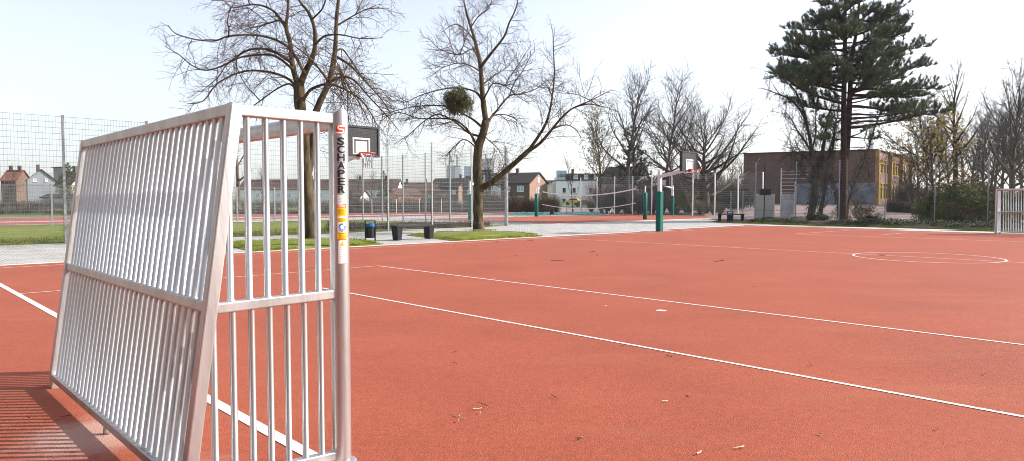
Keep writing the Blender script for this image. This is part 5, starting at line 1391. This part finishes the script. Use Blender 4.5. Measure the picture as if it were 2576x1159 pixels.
mb = MB(); mb.lathe([(r * 1.25, 0), (r * 1.02, h * .4), (r * .88, h * .72), (r * .94, h), (r * .9, h)], n=28); mb.build('shell', M['pp_grey'], t, smooth=True)

# ------------------------------------------------------------------ litter on the court
def twig_thing(x, y, L, m, name, label, group, bend=.25, r=.004):
    p = G(x, y, .006); a = RD(0, 6.28); mb = MB(); q = wander((0, 0, .006), (cos(a), sin(a), 0), L, 4, bend, 0)
    for v in q: v.z = .006 + abs(v.z) * .3
    mb.tube(q, [r, r * .9, r * .8, r * .6, r * .4], 4)
    if L > .25:
        e, b = along(q, .5); mb.tube([e, e + Vector((b.y, -b.x, 0)) * L * .25 + b * L * .2], r * .6, 3)
    o = mb.build(name, m); o.location = p; tag(o, label, 'twig' if 'twig' in name else 'chip', group)
for (x, y, L) in ((1480, 633, .35), (1300, 640, .25), (1385, 655, .35), (1795, 656, .32), (1225, 1021, .1), (1400, 1000, .09), (1463, 1103, .05), (1150, 882, .1), (1140, 912, .09), (1690, 897, .08), (1570, 870, .06), (2040, 920, .1), (1340, 604, .4), (1500, 640, .2), (2210, 640, .22), (640, 678, .2), (905, 612.5, .5), (2480, 940, .08), (1900, 720, .12), (2100, 800, .1), (180, 1045, .07), (75, 1052, .06), (1250, 606, .3)):
    twig_thing(x, y, L, M['woodstick'], 'fallen_twig', 'thin brown twig lying on the red court', 'brown twigs on the court', r=.0035 if y > 700 else .008)
for (x, y, L) in ((1155, 1046, .06), (1190, 1029, .07), (1160, 1051, .035), (1208, 1038, .025), (1153, 1060, .03), (1463, 1102, .03), (1752, 1142, .06), (1870, 1124, .075), (1733, 990, .06), (2060, 1090, .03), (2510, 1030, .03), (1665, 1010, .05), (1150, 730, .1), (1240, 700, .05), (430, 800, .05), (2360, 1080, .03), (2250, 700, .05), (1520, 770, .06), (805, 772, .07), (160, 876, .05)):
    twig_thing(x, y, L, M['strawstick'], 'straw_chip', 'pale straw-coloured chip lying on the red court', 'straw chips on the court', r=.006)
q = G(1120, 597, .05); mb = MB()
mb.tube(wander((0, 0, .05), (E2.x, E2.y, .05), 2.4, 8, .12, -.01), [.03, .028, .026, .024, .02, .018, .016, .012, .008], 6)
o = mb.build('fallen_branch', M['twigp']); o.location = q; tag(o, 'pale fallen branch on the grass island under the knotty tree', 'branch')

# ------------------------------------------------------------------ air, light, sky, camera
mb = MB(); mb.box((0, 0, 158), (5900, 5900, 320))
m = bpy.data.materials.new('haze_air'); m.use_nodes = True; nt = m.node_tree; nt.nodes.clear()
out = nt.nodes.new('ShaderNodeOutputMaterial'); pv = nt.nodes.new('ShaderNodeVolumePrincipled')
pv.inputs['Color'].default_value = (0.93, 0.95, 1.0, 1); pv.inputs['Density'].default_value = 0.0002; pv.inputs['Anisotropy'].default_value = 0.3
nt.links.new(pv.outputs[0], out.inputs['Volume'])
tag(mb.build('haze', m), 'thin pale spring haze', 'haze', kind='stuff')

EL = radians(30); SAZ = radians(90 - 6.5)      # azimuth clockwise from +Y
sd = Vector((sin(SAZ) * cos(EL), cos(SAZ) * cos(EL), sin(EL)))
ld = bpy.data.lights.new('sun', 'SUN'); ld.energy = 5.0; ld.angle = radians(0.5); ld.color = (1.0, 0.945, 0.87)
lo = bpy.data.objects.new('sun', ld); COL.objects.link(lo); lo.rotation_euler = sd.to_track_quat('Z', 'Y').to_euler(); lo.location = (40, -10, 60)
w = bpy.data.worlds.new('World'); S.world = w; w.use_nodes = True; nt = w.node_tree
bg = nt.nodes['Background']; sk = nt.nodes.new('ShaderNodeTexSky'); sk.sky_type = 'NISHITA'; sk.sun_disc = False
sk.sun_elevation = EL; sk.sun_rotation = SAZ; sk.air_density = 1.0; sk.dust_density = 1.6; sk.ozone_density = 1.0
hs = nt.nodes.new('ShaderNodeHueSaturation'); hs.inputs['Saturation'].default_value = 0.62; hs.inputs['Value'].default_value = 1.12; hs.inputs['Hue'].default_value = 0.512
nt.links.new(sk.outputs[0], hs.inputs['Color']); nt.links.new(hs.outputs[0], bg.inputs['Color']); bg.inputs['Strength'].default_value = 0.15
cd = bpy.data.cameras.new('camera'); cd.lens = 24.0; cd.sensor_width = 36; cd.sensor_fit = 'HORIZONTAL'; cd.clip_end = 9000; cd.clip_start = .05
co = bpy.data.objects.new('camera', cd); COL.objects.link(co); co.location = (0, 0, H); co.rotation_euler = (pi / 2 - TH, 0, 0); S.camera = co
S.view_settings.view_transform = 'Standard'; S.view_settings.look = 'None'; S.view_settings.exposure = 0.78; S.view_settings.gamma = 1
S.render.engine = 'CYCLES'
S.cycles.use_denoising = True
S.cycles.max_bounces = 8
S.cycles.filter_width = 0.95
S.cycles.volume_max_steps = 64
